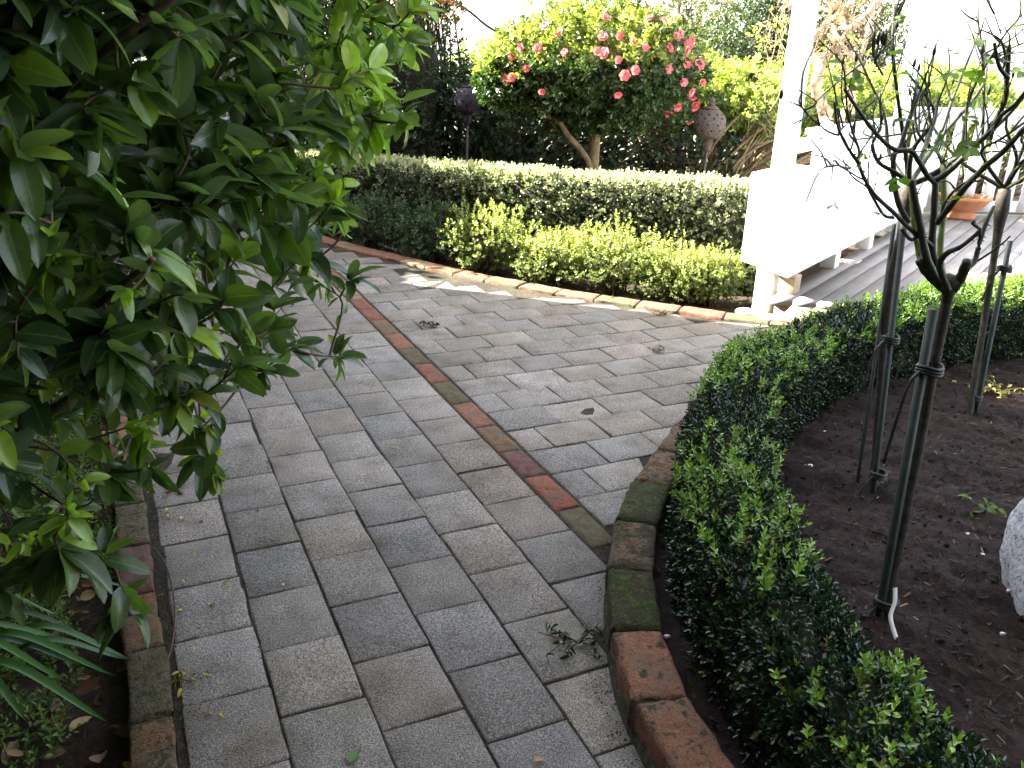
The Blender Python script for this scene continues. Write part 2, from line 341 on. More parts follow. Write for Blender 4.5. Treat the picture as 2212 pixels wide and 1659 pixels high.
def shoots(mb, P, Dn, tpl, rng, size=.014, pairs=4, length=.035, age=None, spread=1.0, tipage=.5, stem=None, up=(0, 0, 1)):
    """leafy shoots at P pointing along Dn: opposite leaf pairs up each stem, youngest at the tip"""
    m = len(P); Dn = nrm(Dn); age = np.zeros(m) if age is None else age
    A, _, B = frames(Dn, np.asarray(up, float) + np.zeros((m, 3)), rng, 3.)
    srnd = rng.uniform(0, 1, m)
    for k in range(pairs):
        t = (k + .5) / pairs
        for sgn in (1, -1):
            side = (A if k % 2 else B) * sgn
            ang = spread * (1.15 - .75 * t) + rng.normal(size=(m, 1)) * .2
            Y = Dn * np.cos(ang) + side * np.sin(ang) + rng.normal(size=(m, 3)) * .12
            X, Y, Z = frames(Y, Dn, rng, .35)
            sz = size * (1.05 - .35 * t) * rng.uniform(.75, 1.2, m)
            stamp(mb, tpl, X, Y, Z, P + Dn * (length * t) + side * .001, sz, np.where(age > 1.2, age, np.clip(age + (tipage * t * (age > .02)), 0, 1)), np.clip(srnd * .6 + rng.uniform(0, .4, m), 0, 1))
LO = leaf_lo(); LOR = leaf_lo(.78, .1); LON = leaf_lo(.36, .15)
# ================================================================== GROUND
def grid(mb, x0, x1, y0, y1, nx, ny, zf, **k):
    x = np.linspace(x0, x1, nx); y = np.linspace(y0, y1, ny); X, Y = np.meshgrid(x, y, indexing='ij'); Z = zf(X, Y)
    i, j = np.meshgrid(np.arange(nx - 1), np.arange(ny - 1), indexing='ij')
    F = np.stack([i * ny + j, (i + 1) * ny + j, (i + 1) * ny + j + 1, i * ny + j + 1], -1).reshape(-1, 4)
    mb.add(np.stack([X, Y, Z], -1).reshape(-1, 3), [F], **k)
def wz(X, Y, s, seed=0): return wob(np.stack([X, Y], -1), s, seed)
mb = MB(); mb.add([(-200, -60, -.16), (200, -60, -.16), (200, 300, -.16), (-200, 300, -.16)], [np.array([[0, 1, 2, 3]])])
struct(mb.build('ground', M['lawn']))
mb = MB(); grid(mb, -7, 6.5, -1, 12, 260, 250, lambda X, Y: -.055 + .014 * wz(X, Y, 9, 1) + .008 * wz(X, Y, 31, 2))
struct(mb.build('garden_soil', M['soil'], smooth=True))

# ---- boundary curves
leftE = np.array([(-.30, .55), (-.46, .9), (-.615, 1.26), (-.705, 1.46), (-.79, 1.64), (-.88, 1.81), (-1.02, 2.11), (-1.22, 2.54), (-1.35, 2.79), (-1.62, 3.35), (-1.95, 4.0), (-2.4, 4.9), (-3.0, 6.0), (-3.7, 7.2), (-4.3, 8.2)])
farE = np.array([(-3.6, 9.0), (-3.0, 8.05), (-2.3, 7.15), (-1.75, 6.45), (-1.48, 6.14), (-1.22, 5.89), (-.95, 5.68), (-.73, 5.5), (-.51, 5.31), (-.34, 5.19), (-.17, 5.07), (.04, 4.95), (.21, 4.84), (.44, 4.73), (.66, 4.63), (.87, 4.54), (1.08, 4.45), (1.32, 4.37), (1.7, 4.25), (2.4, 4.05)])
plE = np.array([(.80, .35), (.62, .62), (.5, .8), (.40, 1.0), (.315, 1.21), (.275, 1.35), (.25, 1.48), (.243, 1.64), (.25, 1.80), (.268, 1.93), (.305, 2.12), (.375, 2.34), (.475, 2.56), (.6, 2.83), (.8, 3.15), (1.1, 3.5), (1.55, 3.83)])
lc_, lt_ = toct(leftE); fc_, ft_ = toct(farE); pc_, pt_ = toct(plE)
cl = lambda t: np.interp(t, lt_, lc_); cr = lambda t: np.interp(t, pt_, pc_, right=9.); tf = lambda c: np.interp(c, fc_, ft_)

PCOL = [(.225, .217, .205), (.21, .205, .198), (.235, .222, .205), (.20, .198, .194), (.222, .205, .190), (.245, .238, .226), (.208, .202, .19), (.225, .208, .193), (.20, .202, .203)]
def paver_col(c, t, r):
    k = PCOL[r.integers(len(PCOL))]; s = r.uniform(.84, 1.12) * .86; return (*(np.array(k) * s * [1.03, 1., .955]), 0)
mb = MB(); r = np.random.default_rng(5); seed = 0; TS = .2265
def clipq(c0, c1, t0, t1):
    P = [(c0, t0), (c1, t0), (c1, t1), (c0, t1)]; out = []
    for c, t in P:
        t = min(t, tf(c) - .004); c = max(c, cl(t) + .004); c = min(c, cr(t) + .02); out.append((c, t))
    ar = .5 * abs(sum(out[i][0] * out[(i + 1) % 4][1] - out[(i + 1) % 4][0] * out[i][1] for i in range(4)))
    return out if ar > .0025 and (out[1][0] - out[0][0]) > .02 and (out[2][1] - out[1][1]) > .02 and out[2][0] > out[3][0] else None
def lay(c0, c1, t0, t1):
    global seed
    seed += 1; g = .0019
    q = clipq(c0 + g, c1 - g, t0 + g, t1 - g)
    if q is None: return
    q = [CT(c + r.normal() * .0012, t + r.normal() * .0012) for c, t in q]
    far = q[0][1] > 4.2; chipd = r.uniform() < .22
    if chipd and not far: k_ = r.integers(4); q[k_] = q[k_] * .985 + (sum(q) / 4) * .015
    worn(mb, q, -.03, r.normal() * .0012, ch=.009 if chipd else .005, col=paver_col(c0, t0, r), jit=.0026 if chipd else .0013 if not far else .0006, nx=1 if far else 3, ny=1 if far else 3, seed=seed, drop=.8)
edges = [1.103, .915, .730, .5435, .359, .176] + [.176 - .184 * k for k in range(1, 22)]
for i in range(len(edges) - 1):
    ph = (1.351 if i % 2 == 1 else 1.2395)   # columns alternate by half a paver
    if i in (0,): ph = 1.239 + .0
    ph = {0: 1.239, 1: 1.3535, 2: 1.2395, 3: 1.351}.get(i, 1.2395 if i % 2 == 0 else 1.351)
    for k in range(-8, 42):
        t0 = ph + TS * k; lay(edges[i + 1], edges[i], t0, t0 + TS)
strip = [1.35, 1.58, 1.8, 2.03, 2.267, 2.469, 2.699, 2.937, 3.189, 3.427, 3.653, 3.884, 4.14, 4.35, 4.575, 4.81, 5.05, 5.29, 5.53, 5.77, 6.01, 6.25, 6.49, 6.73]
rows = [2.26 - .183 * 5 + .183 * k for k in range(0, 30)]
for i, t0 in enumerate(rows):
    off = 1.205 if (i - 5) % 2 == 0 else 1.205 + .114
    c = off
    if off > 1.21: lay(1.206, off, t0, t0 + .183)
    while c < 4.2: lay(c, c + .2325, t0, t0 + .183); c += .2325
struct(mb.build('paving', M['paver'], smooth=False))
mb = MB()
T = np.linspace(-.6, 8.2, 60)
Vp = []
for t in T:
    for s in np.linspace(0, 1, 30):
        c0 = cl(t) - .0; c1 = min(cr(t) + .03, 4.2); c = c0 + (c1 - c0) * s; tt = min(t, float(tf(c)) + .02); p = CT(c, tt); Vp.append((p[0], p[1], -.0042))
i, j = np.meshgrid(np.arange(59), np.arange(29), indexing='ij')
mb.add(Vp, [np.stack([i * 30 + j, i * 30 + j + 1, (i + 1) * 30 + j + 1, (i + 1) * 30 + j], -1).reshape(-1, 4)])
struct(mb.build('paving_bed', M['joint']))
RED = (.26, .095, .06); ORG = (.28, .13, .075); OLI = (.125, .10, .05); BRN = (.20, .12, .07); PUR = (.165, .072, .06); TAN = (.36, .25, .14); GRY = (.2, .19, .18); OBR = (.17, .095, .045)
mb = MB()
scol = [(RED, .0), (GRY, .1), (OLI, .25), (RED, .1), (PUR, .1), (BRN, .1), (ORG, .05), (OLI, .45), (RED, .1), (OLI, .5), (ORG, .1), (BRN, .35), (RED, 0), (RED, .1), (TAN, .1), (ORG, .1), (RED, .2), (BRN, .2), (OLI, .3), (RED, .2), (BRN, .2), (RED, .2), (OLI, .2)]
for k in range(len(strip) - 1):
    t0, t1 = strip[k], strip[k + 1]; q = clipq(1.108, 1.197, t0 + .003, t1 - .003)
    if q is None: continue
    c, mo = scol[k % len(scol)]
    worn(mb, [CT(*p) for p in q], -.03, .001, ch=.008, col=(*c, mo), jit=.0022, seed=900 + k, nx=5, ny=3, bumpy=.002)
struct(mb.build('brick_strip', M['brick'], smooth=True))

# ---- brick edgings
def along(line, s):
    d = np.concatenate([[0], np.cumsum(np.linalg.norm(np.diff(line, axis=0), axis=1))])
    return np.stack([np.interp(s, d, line[:, 0]), np.interp(s, d, line[:, 1])], -1), d[-1]
def edging(line, width, length, z0, z1, cols, mortar, side, smin=0, smax=None, **k):
    """bricks laid end to end along a line; side=+1 left of travel"""
    mb = MB(); mm = MB(); line = smoothline(line, 5)[:, :2]; _, tot = along(line, 0); s = smin; i = 0; rr = np.random.default_rng(len(line))
    smax = smax or tot
    while s + length < smax:
        l = length * rr.uniform(.94, 1.05); (a, b), _ = along(line, np.array([s + mortar / 2, s + l - mortar / 2])); d = nrm(b - a); n = np.array([-d[1], d[0]]) * side
        o = n * rr.normal() * .002
        q = [a + o, b + o, b + o + n * width, a + o + n * width]
        if side < 0: q = q[::-1]
        c, mo = cols[i % len(cols)] if not callable(cols) else cols((a + b) / 2); c = np.array(c) * rr.uniform(.85, 1.15)
        worn(mb, q, z0, z1 + rr.normal() * .002, col=(*c, mo), seed=i + 50, nx=6, ny=4, **k)
        q2 = [a - d * mortar + n * .008, b + d * mortar + n * .008, b + d * mortar + n * (width - .008), a - d * mortar + n * (width - .008)]
        if side < 0: q2 = q2[::-1]
        worn(mm, q2, z0 - .03, z1 - .012, seed=i, nx=2, ny=2)
        s += l; i += 1
    return mb, mm
e = thing('brick_edging', 'low edging of mossy brown and red bricks along the left side of the path', 'brick edging', (-.9, 1.9, 0))
mbk, mm = edging(leftE, .085, .235, -.05, .022, [(ORG, .2), (OBR, .8), (OBR, .7), (OBR, .85), (OLI, .75), (OBR, .5), (PUR, .05), (OLI, .7), (OLI, .8), (RED, .1), (ORG, .1), (RED, .2)], .008, 1, ch=.007, jit=.0018, bumpy=.002)
mbk.build('bricks', M['brick'], e, True); mm.build('mortar_bed', M['mortar'], e)
e = thing('brick_edging', 'long curved edging of flat bricks below the hedge and low shrubs across the path', 'brick edging', (0, 5, 0))
mbk, mm = edging(farE, .125, .238, -.05, .016, [(OBR, .3), (RED, .3), (OLI, .5), (BRN, .4), (ORG, .3), (OLI, .5), (BRN, .3), (RED, .3), (OLI, .5), (BRN, .4), (PUR, .2), (OLI, .5), (ORG, .2), (TAN, .2), (ORG, .1), (ORG, .1), (TAN, .1), (ORG, .1), (ORG, .2), (TAN, .1)], .008, 1, ch=.008, jit=.002, bumpy=.002)
mbk.build('bricks', M['brick'], e, True); mm.build('mortar_bed', M['mortar'], e)
e = thing('raised_brick_kerb', 'raised curved kerb of worn mossy bricks round the rose bed, beside the box hedge', 'brick kerb', (.3, 1.6, 0))
mbk, mm = edging(plE[::-1], .115, .245, .012, .092, lambda p: [(ORG, .8), (ORG, .72), (ORG, .62), (OLI, 1.15), (BRN, .95), (OLI, 1.25), (BRN, .8), (BRN, .7)][int(np.searchsorted([.95, 1.15, 1.60, 1.88, 2.10, 2.36, 2.6], p[1]))], .014, 1, .20, ch=.011, jit=.0028, bumpy=.003)
mbk.build('bricks', M['brick'], e, True); mm.build('mortar_bed', M['mortar'], e)
mb = MB(); L2 = smoothline(plE, 5)[:, :2]; d = nrm(np.gradient(L2, axis=0)); n = np.stack([d[:, 1], -d[:, 0]], -1)
a = L2 - n * .006; b = L2 + n * .10
V = np.concatenate([np.c_[a, np.full(len(a), -.04)], np.c_[a + n * .006, np.full(len(a), .03)], np.c_[b, np.full(len(a), .03)]]); k = len(a); q = np.arange(k - 1)
mb.add(V, [np.concatenate([np.stack([q, q + k, q + k + 1, q + 1], -1), np.stack([q + k, q + 2 * k, q + 2 * k + 1, q + k + 1], -1)])], col=(.10, .09, .07, .95))
mb.build('footing', M['brick'], e)

# ---- mulch bed
hedgeC = smoothline(np.array([(1.5, .35), (1.15, .52), (.86, .80), (.69, 1.08), (.60, 1.33), (.555, 1.6), (.56, 1.85), (.60, 2.1), (.67, 2.4), (.80, 2.75), (1.02, 3.05), (1.32, 3.35), (1.76, 3.66), (2.4, 3.99), (3.2, 4.2), (4.2, 4.15)]), 6)[:, :2]
inner = np.vstack([L2 + n * .085, [[2.4, 4.15], [3.2, 4.35], [4.5, 4.2], [5, 2.5], [4.5, .5], [2, -.2]]]); cen = np.array([2.2, 2.1])
dl = np.concatenate([[0], np.cumsum(np.linalg.norm(np.diff(np.vstack([inner, inner[:1]]), axis=0), axis=1))]); ss = np.linspace(0, dl[-1], 400)
ii = np.vstack([inner, inner[:1]]); ring = np.stack([np.interp(ss, dl, ii[:, 0]), np.interp(ss, dl, ii[:, 1])], -1)
rad = np.linspace(0, 1, 150); XY = cen + (ring[:, None] - cen) * (1 - (1 - rad[None, :, None]))
def mulchz(x, y): p = np.stack([x, y], -1); return .045 + .018 * wob(p, 3.2, 4) + .012 * wob(p, 11, 5) + .008 * wob(p, 34, 6) + .006 * wob(p, 90, 8)
Z = mulchz(XY[..., 0], XY[..., 1]); Z[:, -1] = .03
i, j = np.meshgrid(np.arange(399), np.arange(149), indexing='ij')
mb = MB(); mb.add(np.concatenate([XY, Z[..., None]], -1).reshape(-1, 3), [np.stack([i * 150 + j, (i + 1) * 150 + j, (i + 1) * 150 + j + 1, i * 150 + j + 1], -1).reshape(-1, 4)[:, ::-1]])
struct(mb.build('mulch_bed', M['mulch'], smooth=False))
rr = np.random.default_rng(3); n_ = 26000
P = np.stack([rr.uniform(.4, 3.4, n_), rr.uniform(.9, 4.2, n_)], -1); P = P[rr.uniform(size=n_) < np.clip(1.6 - .32 * P[:, 1], .3, 1)]
def inside(P, poly):
    c = np.zeros(len(P), bool); q = np.roll(poly, 1, axis=0)
    for a, b in zip(poly, q):
        k = (a[1] > P[:, 1]) != (b[1] > P[:, 1]); c ^= k & (P[:, 0] < (b[0] - a[0]) * (P[:, 1] - a[1]) / (b[1] - a[1] + 1e-12) + a[0])
    return c
P = P[inside(P, inner)]
P3 = np.c_[P, mulchz(P[:, 0], P[:, 1]) + .001]; m_ = len(P)
Y = nrm(np.c_[rr.normal(size=(m_, 2)), rr.normal(size=m_) * .35]); X, Y, Zv = frames(Y, np.array([0, 0, 1.]) + np.zeros((m_, 3)), rr, .5)
chip = (np.array([(-.14, 0, 0), (.14, .04, 0), (.12, 1, .03), (-.10, .9, .02)]), [np.array([[0, 1, 2, 3]])], np.array([(0, 0), (0, 0), (0, 1), (0, 1)], float))
mb = MB(); stamp(mb, chip, X, Y, Zv, P3, rr.uniform(.006, .026, m_), rr.choice([0, .12, .4, .9], m_, p=[.72, .2, .06, .02]), rr.uniform(0, 1, m_))
M['chips'] = leaf_mat('bark_chip', (.015, .008, .0055), (.20, .12, .07), rough=.9, trans=0.)
stuff(mb.build('bark_mulch', M['chips']), 'dark brown shredded bark mulch covering the rose bed', 'mulch')
Pc = np.stack([rr.uniform(.5, 3.2, 1500), rr.uniform(.9, 4., 1500)], -1); Pc = Pc[inside(Pc, inner)]; mb = MB()
oct_ = (np.array([(1, 0, 0), (0, 1, 0), (-1, 0, 0), (0, -1, 0), (0, 0, .7), (0, 0, -.5), (.6, .6, .3), (-.6, .5, .35)]), [np.array([[0, 6, 4], [6, 1, 4], [1, 7, 4], [7, 2, 4], [2, 3, 4], [3, 0, 4], [0, 1, 6], [1, 2, 7], [1, 0, 5], [2, 1, 5], [3, 2, 5], [0, 3, 5]])], np.zeros((8, 2)))
Yc = rr.normal(size=(len(Pc), 3)); Xc, Yc, Zc = frames(Yc, np.array([0, 0, 1.]) + np.zeros(Yc.shape), rr, 2); stamp(mb, oct_, Xc, Yc, Zc, np.c_[Pc, mulchz(Pc[:, 0], Pc[:, 1])], rr.uniform(.003, .011, len(Pc)), 0., rr.uniform(0, 1, len(Pc)))
stuff(mb.build('mulch_clods', M['mulch']), 'small dark clods and lumps lying in the mulch of the rose bed', 'mulch')

# ================================================================== HEDGES
def hedge_profile(line, hw, z0, top, nsec, rng, m, round_=.35, lump=.02, both=True):
    """random points + normals on the rounded skin of a clipped hedge"""
    d = np.concatenate([[0], np.cumsum(np.linalg.norm(np.diff(line, axis=0), axis=1))]); s = rng.uniform(0, d[-1], m)
    c = np.stack([np.interp(s, d, line[:, 0]), np.interp(s, d, line[:, 1])], -1)
    c2 = np.stack([np.interp(s + .01, d, line[:, 0]), np.interp(s + .01, d, line[:, 1])], -1); c1 = np.stack([np.interp(s - .01, d, line[:, 0]), np.interp(s - .01, d, line[:, 1])], -1)
    t = nrm(c2 - c1 + 1e-6); nn = np.stack([t[:, 1], -t[:, 0]], -1)
    hh = np.interp(s, d, np.broadcast_to(top, (len(line),))) if np.ndim(top) else np.full(m, top); h = hh - z0
    hwv = np.interp(s, d, hw) if np.ndim(hw) else np.full(m, hw)
    per = 2 * h + 2 * hwv; q = rng.uniform(0, 1, m) * per
    side = np.where(q < h, -1, np.where(q > h + 2 * hwv, 1, 0)); a = np.where(side == -1, -1., np.where(side == 1, 1., (q - h) / hwv - 1)); zz = np.where(side == -1, q / h, np.where(side == 1, (per - q) / h, 1.))
    e = np.clip((zz - (1 - round_)) / round_, 0, 1); sh = 1 - .35 * e ** 2
    px = a * hwv * np.where(side == 0, .85 + 0 * a, sh); pz = z0 + h * np.where(side == 0, 1 - .12 * np.abs(a) ** 3, zz)
    N3 = np.c_[nn * (np.where(side == 0, a ** 3 * .8, side))[:, None], np.where(side == 0, 1., .15 + .8 * e)]
    P = np.c_[c + nn * px[:, None], pz]; N3 = nrm(N3)
    P = P + N3 * (lump * wob(P, 9, 3) + lump * .6 * wob(P, 23, 4))[:, None]
    return P, N3, s, side
def core(line, hw, z0, top, mat, parent, lump=.02, name='branches'):
    mb = MB(); k = len(line); t = nrm(np.gradient(line, axis=0)); nn = np.stack([t[:, 1], -t[:, 0]], -1); top = np.broadcast_to(top, (k,)); hw = np.broadcast_to(hw, (k,))
    prof = [(-.75, 0), (-.95, .35), (-.92, .7), (-.6, .95), (0, 1), (.6, .95), (.92, .7), (.95, .35), (.75, 0)]; V = []
    for i in range(k):
        for a, z in prof:
            p = np.array([*(line[i] + nn[i] * a * hw[i]), z0 + (top[i] - z0) * z]); V.append(p + lump * wob(p, 14, 9) * np.array([nn[i][0], nn[i][1], .6]))
    m = len(prof); i, j = np.meshgrid(np.arange(k - 1), np.arange(m - 1), indexing='ij')
    caps = [np.array([list(range(m)), [(k - 1) * m + q for q in range(m)][::-1]])]
    mb.add(V, [np.stack([i * m + j, (i + 1) * m + j, (i + 1) * m + j + 1, i * m + j + 1], -1).reshape(-1, 4)] + caps)
    return mb.build(name, mat, parent)
# box hedge
e = thing('box_hedge', 'low clipped dark green box hedge with lime new tips curving round the rose bed', 'hedge', (.6, 2, .03))
rr = np.random.default_rng(21)
topc = np.interp(np.arange(len(hedgeC)), [0, 20, 36, 50, 70, len(hedgeC) - 1], [.25, .27, .305, .33, .35, .37])
P, N3, s, side = hedge_profile(hedgeC, .135, .03, topc, 0, rr, 21000, lump=.018)
keep = (P[:, 1] > .75) & (P[:, 0] < 3.6); 
w_ = wob(P, 6, 12); keep &= ~((P[:, 2] < .14) & (P[:, 1] < 1.6) & (rr.uniform(size=len(P)) < .55)); P, N3, w_ = P[keep], N3[keep], w_[keep]
Dn = N3 + np.array([0, 0, .35]) + rr.normal(size=P.shape) * .5
dead_ = rr.uniform(size=len(P)) < .012
age = np.where((N3[:, 2] > .4) & (rr.uniform(size=len(P)) < .15 + .32 * w_ + .25 * np.clip(P[:, 0] - .9, 0, 2)), rr.uniform(.35, .8, len(P)), np.where(rr.uniform(size=len(P)) < .03, .3, 0)) * 1.  # lime tips, more to the right: the sunlit stretch painted by colour
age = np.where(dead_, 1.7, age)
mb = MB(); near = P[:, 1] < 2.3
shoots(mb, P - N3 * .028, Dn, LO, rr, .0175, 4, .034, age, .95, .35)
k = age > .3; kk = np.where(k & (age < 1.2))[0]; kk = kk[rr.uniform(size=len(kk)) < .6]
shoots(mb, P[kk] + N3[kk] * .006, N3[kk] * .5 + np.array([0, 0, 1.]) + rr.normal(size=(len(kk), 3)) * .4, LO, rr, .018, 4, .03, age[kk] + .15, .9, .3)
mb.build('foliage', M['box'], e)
core(hedgeC, .105, .0, topc - .035, M['core'], e)
# grey hedge
t_ = nrm(np.gradient(farE, axis=0)); nf = np.stack([-t_[:, 1], t_[:, 0]], -1)
gl = smoothline(np.array([(-2.6, 8.4), (-1.9, 7.6), (-1.35, 7.0), (-.85, 6.58), (-.45, 6.28), (0, 6.0), (.45, 5.78), (.9, 5.58), (1.35, 5.40), (1.62, 5.28)]), 6)[:, :2]
e = thing('clipped_hedge', 'waist-high clipped grey-green hedge with sunlit silvery top running across behind the low shrubs', 'hedge', (0, 6, 0))
gt = np.interp(np.arange(len(gl)), [0, 20, len(gl) - 1], [.42, .53, .61])
P, N3, s, side = hedge_profile(gl, .20, .0, gt, 0, rr, 12000, .2, .014)
keep = ~((side == -1) & (rr.uniform(size=len(P)) < .7)); P, N3, side = P[keep], N3[keep], side[keep]
topk = N3[:, 2] > .7
Dn = N3 + np.where(topk, .6, .25)[:, None] * np.array([0, 0, 1.]) + rr.normal(size=P.shape) * .45
age = np.where(topk, rr.uniform(.3, 1, len(P)), np.where(rr.uniform(size=len(P)) < .2, .3, .02))  # top leaves paler, the sun's whitening put into their colour
mb = MB(); shoots(mb, P - N3 * .02, Dn, LOR, rr, .0245, 3, .045, age, 1.05, .2)
k = np.where(topk & (rr.uniform(size=len(P)) < .25))[0]
shoots(mb, P[k], N3[k] * .3 + np.array([0, 0, 1.]) + rr.normal(size=(len(k), 3)) * .35, LOR, rr, .016, 4, .05, np.full(len(k), .8), .8, .3)
mb.build('foliage', M['grey'], e); core(gl, .165, 0., gt - .03, M['core'], e, .012)

# blob-like shrubs: many small shoots over lumpy ellipsoids
def blob(rng, m, C, R, lump=.12, inner=.35, zmin=None, freq=3.):
    u = nrm(rng.normal(size=(m, 3))); k = 1 - inner * rng.uniform(0, 1, m) ** 2.2
    k = k * (1 + lump * wob(u, freq, int(abs(C[0]) * 977) % 97) + lump * .5 * wob(u, freq * 2.7, 5))
    P = np.asarray(C) + u * k[:, None] * np.asarray(R)
    if zmin is not None: q = P[:, 2] > zmin; P, u, k = P[q], u[q], k[q]
    return P, nrm(u / np.asarray(R)), k
def stems(mb, base, tips, r0=.008, r1=.002, n=5, rng=rr, bend=.15, spread=.04):
    for t in tips:
        b = np.array(base) + np.array([rng.normal() * spread, rng.normal() * spread, 0]); t = np.array(t); L_ = np.linalg.norm(t - b)
        mid = (b + t) / 2 + rng.normal(size=3) * L_ * bend * .5 + np.array([0, 0, L_ * bend * .4])
        tube(mb, smoothline([b, mid, t], 4), np.linspace(r0, r1, 9), n)
lows = [(-1.42, 6.62, .25, .24, .22, 'lowshade', 'dark green low shrub half hidden by the overhanging leaves, farthest left under the hedge'),
        (-1.02, 6.18, .27, .25, .24, 'lowshade', 'rounded dark green low shrub in shade before the left part of the clipped hedge'),
        (-.58, 5.85, .26, .24, .24, 'lowshade', 'dull green low shrub in shade where the sunlit shrubs begin'),
        (-.16, 5.55, .27, .25, .27, 'low', 'tall yellow-green low shrub first in the sun, next to the shaded shrubs'),
        (.24, 5.30, .23, .21, .20, 'low', 'yellow-green low shrub with sparse twiggy base, second in the sun'),
        (.60, 5.13, .28, .24, .25, 'low', 'broadest pale yellow-green low shrub with bare brown twigs beneath'),
        (.95, 4.99, .22, .2, .19, 'low', 'bright low shrub with one upright shoot, second from the white post'),
        (1.14, 4.93, .20, .19, .18, 'low', 'last yellow-green low shrub, nearest the white bench box')]
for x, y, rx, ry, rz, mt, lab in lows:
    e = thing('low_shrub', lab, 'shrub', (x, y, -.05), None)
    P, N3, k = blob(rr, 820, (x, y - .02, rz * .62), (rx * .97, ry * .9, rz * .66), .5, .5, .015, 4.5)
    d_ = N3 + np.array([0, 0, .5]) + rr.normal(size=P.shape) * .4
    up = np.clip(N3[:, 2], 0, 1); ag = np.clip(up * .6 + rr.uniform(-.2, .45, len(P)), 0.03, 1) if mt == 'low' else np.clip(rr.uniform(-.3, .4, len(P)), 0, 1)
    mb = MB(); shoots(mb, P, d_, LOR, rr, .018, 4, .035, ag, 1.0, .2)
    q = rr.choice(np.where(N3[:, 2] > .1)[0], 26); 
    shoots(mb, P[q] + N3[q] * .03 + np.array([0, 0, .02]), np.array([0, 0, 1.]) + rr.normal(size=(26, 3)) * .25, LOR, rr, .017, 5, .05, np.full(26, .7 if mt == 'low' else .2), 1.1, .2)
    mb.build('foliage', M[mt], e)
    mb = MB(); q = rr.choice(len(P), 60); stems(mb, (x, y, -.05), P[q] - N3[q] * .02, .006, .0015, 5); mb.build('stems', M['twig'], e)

# ================================================================== CAMELLIA
C0 = np.array([.53, 6.62, 1.24]); R0 = np.array([.74, .60, .40])
e = thing('camellia_tree', 'round camellia tree with pink flowers standing behind the clipped hedge', 'tree', (.56, 6.6, -.05))
P, N3, k = blob(rr, 4300, C0, R0, .2, .55, .80, 5.)
P2, N2, k2 = blob(rr, 900, C0 + np.array([-.60, -.1, -.10]), (.22, .28, .19), .2, .5, .8, 4.)
P = np.vstack([P, P2]); N3 = np.vstack([N3, N2])
lit = np.clip(N3 @ np.array(TOSUN) * .5 + .1, 0, 1)
age = np.clip((N3[:, 2] > .1) * rr.uniform(-.1, 1., len(P)) - .35 * (P[:, 0] > .85), 0, 1)  # upper leaves paler, right side darker: sun and shade put into leaf colour
mb = MB(); shoots(mb, P, N3 + rr.normal(size=P.shape) * .5 + np.array([0, 0, .2]), LO, rr, .052, 3, .05, age + .01, 1.1, .3)
mb.build('foliage', M['cam'], e)
mb = MB(); b0 = np.array([.56, 6.6, -.05]); top = D(1287, 250, 6.6)
tube(mb, smoothline([b0, (.555, 6.6, .5), (.56, 6.61, .72), top, (.55, 6.62, 1.15)], 5), np.linspace(.048, .03, 21), 12)
a = D(1275, 365, 6.55); tube(mb, smoothline([b0 + [-.02, -.03, .05], a, D(1225, 290, 6.5), D(1210, 265, 6.5), D(1185, 250, 6.5), (.05, 6.5, 1.1)], 5), np.linspace(.026, .014, 26), 10)
mb.build('trunk', M['bark'], e, True)
mb = MB(); q = rr.choice(len(P), 130); stems(mb, (.55, 6.62, .95), P[q], .010, .002, 5, rr, .2, .05); mb.build('branches', M['twig'], e)
fl = [((800 + x / 2.963) * .8848, y * .2986) for x, y in [(2005, 125), (1990, 265), (1570, 190), (1675, 240), (1515, 350), (1335, 410), (1715, 380), (2005, 385), (1295, 575), (1330, 560), (1550, 660), (1640, 935), (1440, 495), (1180, 720), (1945, 370), (1400, 345)]]
fl += [z3(x, y) for x, y in [(165, 255), (295, 255), (110, 375), (55, 400), (290, 370), (20, 505), (285, 600), (425, 325), (395, 240), (330, 200), (370, 440), (410, 490), (455, 345), (470, 440), (430, 550), (400, 650), (335, 570), (30, 190), (100, 220), (390, 345), (412, 215), (385, 275), (20, 320), (420, 520), (350, 180), (430, 575), (260, 110), (190, 95)]]
mb = MB(); fr = np.random.default_rng(2)
for ringn, (cnt, tilt, sz) in enumerate([(6, .4, .037), (5, .9, .028)]):
    a = np.linspace(0, 2 * np.pi, cnt, endpoint=False) + ringn * .5; Yv = np.stack([np.cos(a) * math.cos(tilt), np.sin(a) * math.cos(tilt), np.full(cnt, math.sin(tilt))], -1)
    X, Yv, Zv = frames(Yv, np.array([0, 0, 1.]) + np.zeros((cnt, 3)), fr, .15)
    stamp(mb, leaf_hi(1.0, .06, .15, 5, .38), X, Yv, Zv, np.zeros((cnt, 3)), np.full(cnt, sz), fr.uniform(0, .5, cnt), fr.uniform(.2, .9, cnt))
f0 = mb.build('flower', M['petal'], None, True)
mb = MB(); 
for a in np.linspace(0, 6.28, 9)[:-1]: tube(mb, [(0, 0, 0), (math.cos(a) * .005, math.sin(a) * .005, .014)], .0022, 5)
s0 = mb.build('flower_centre', M['stamen'], None)
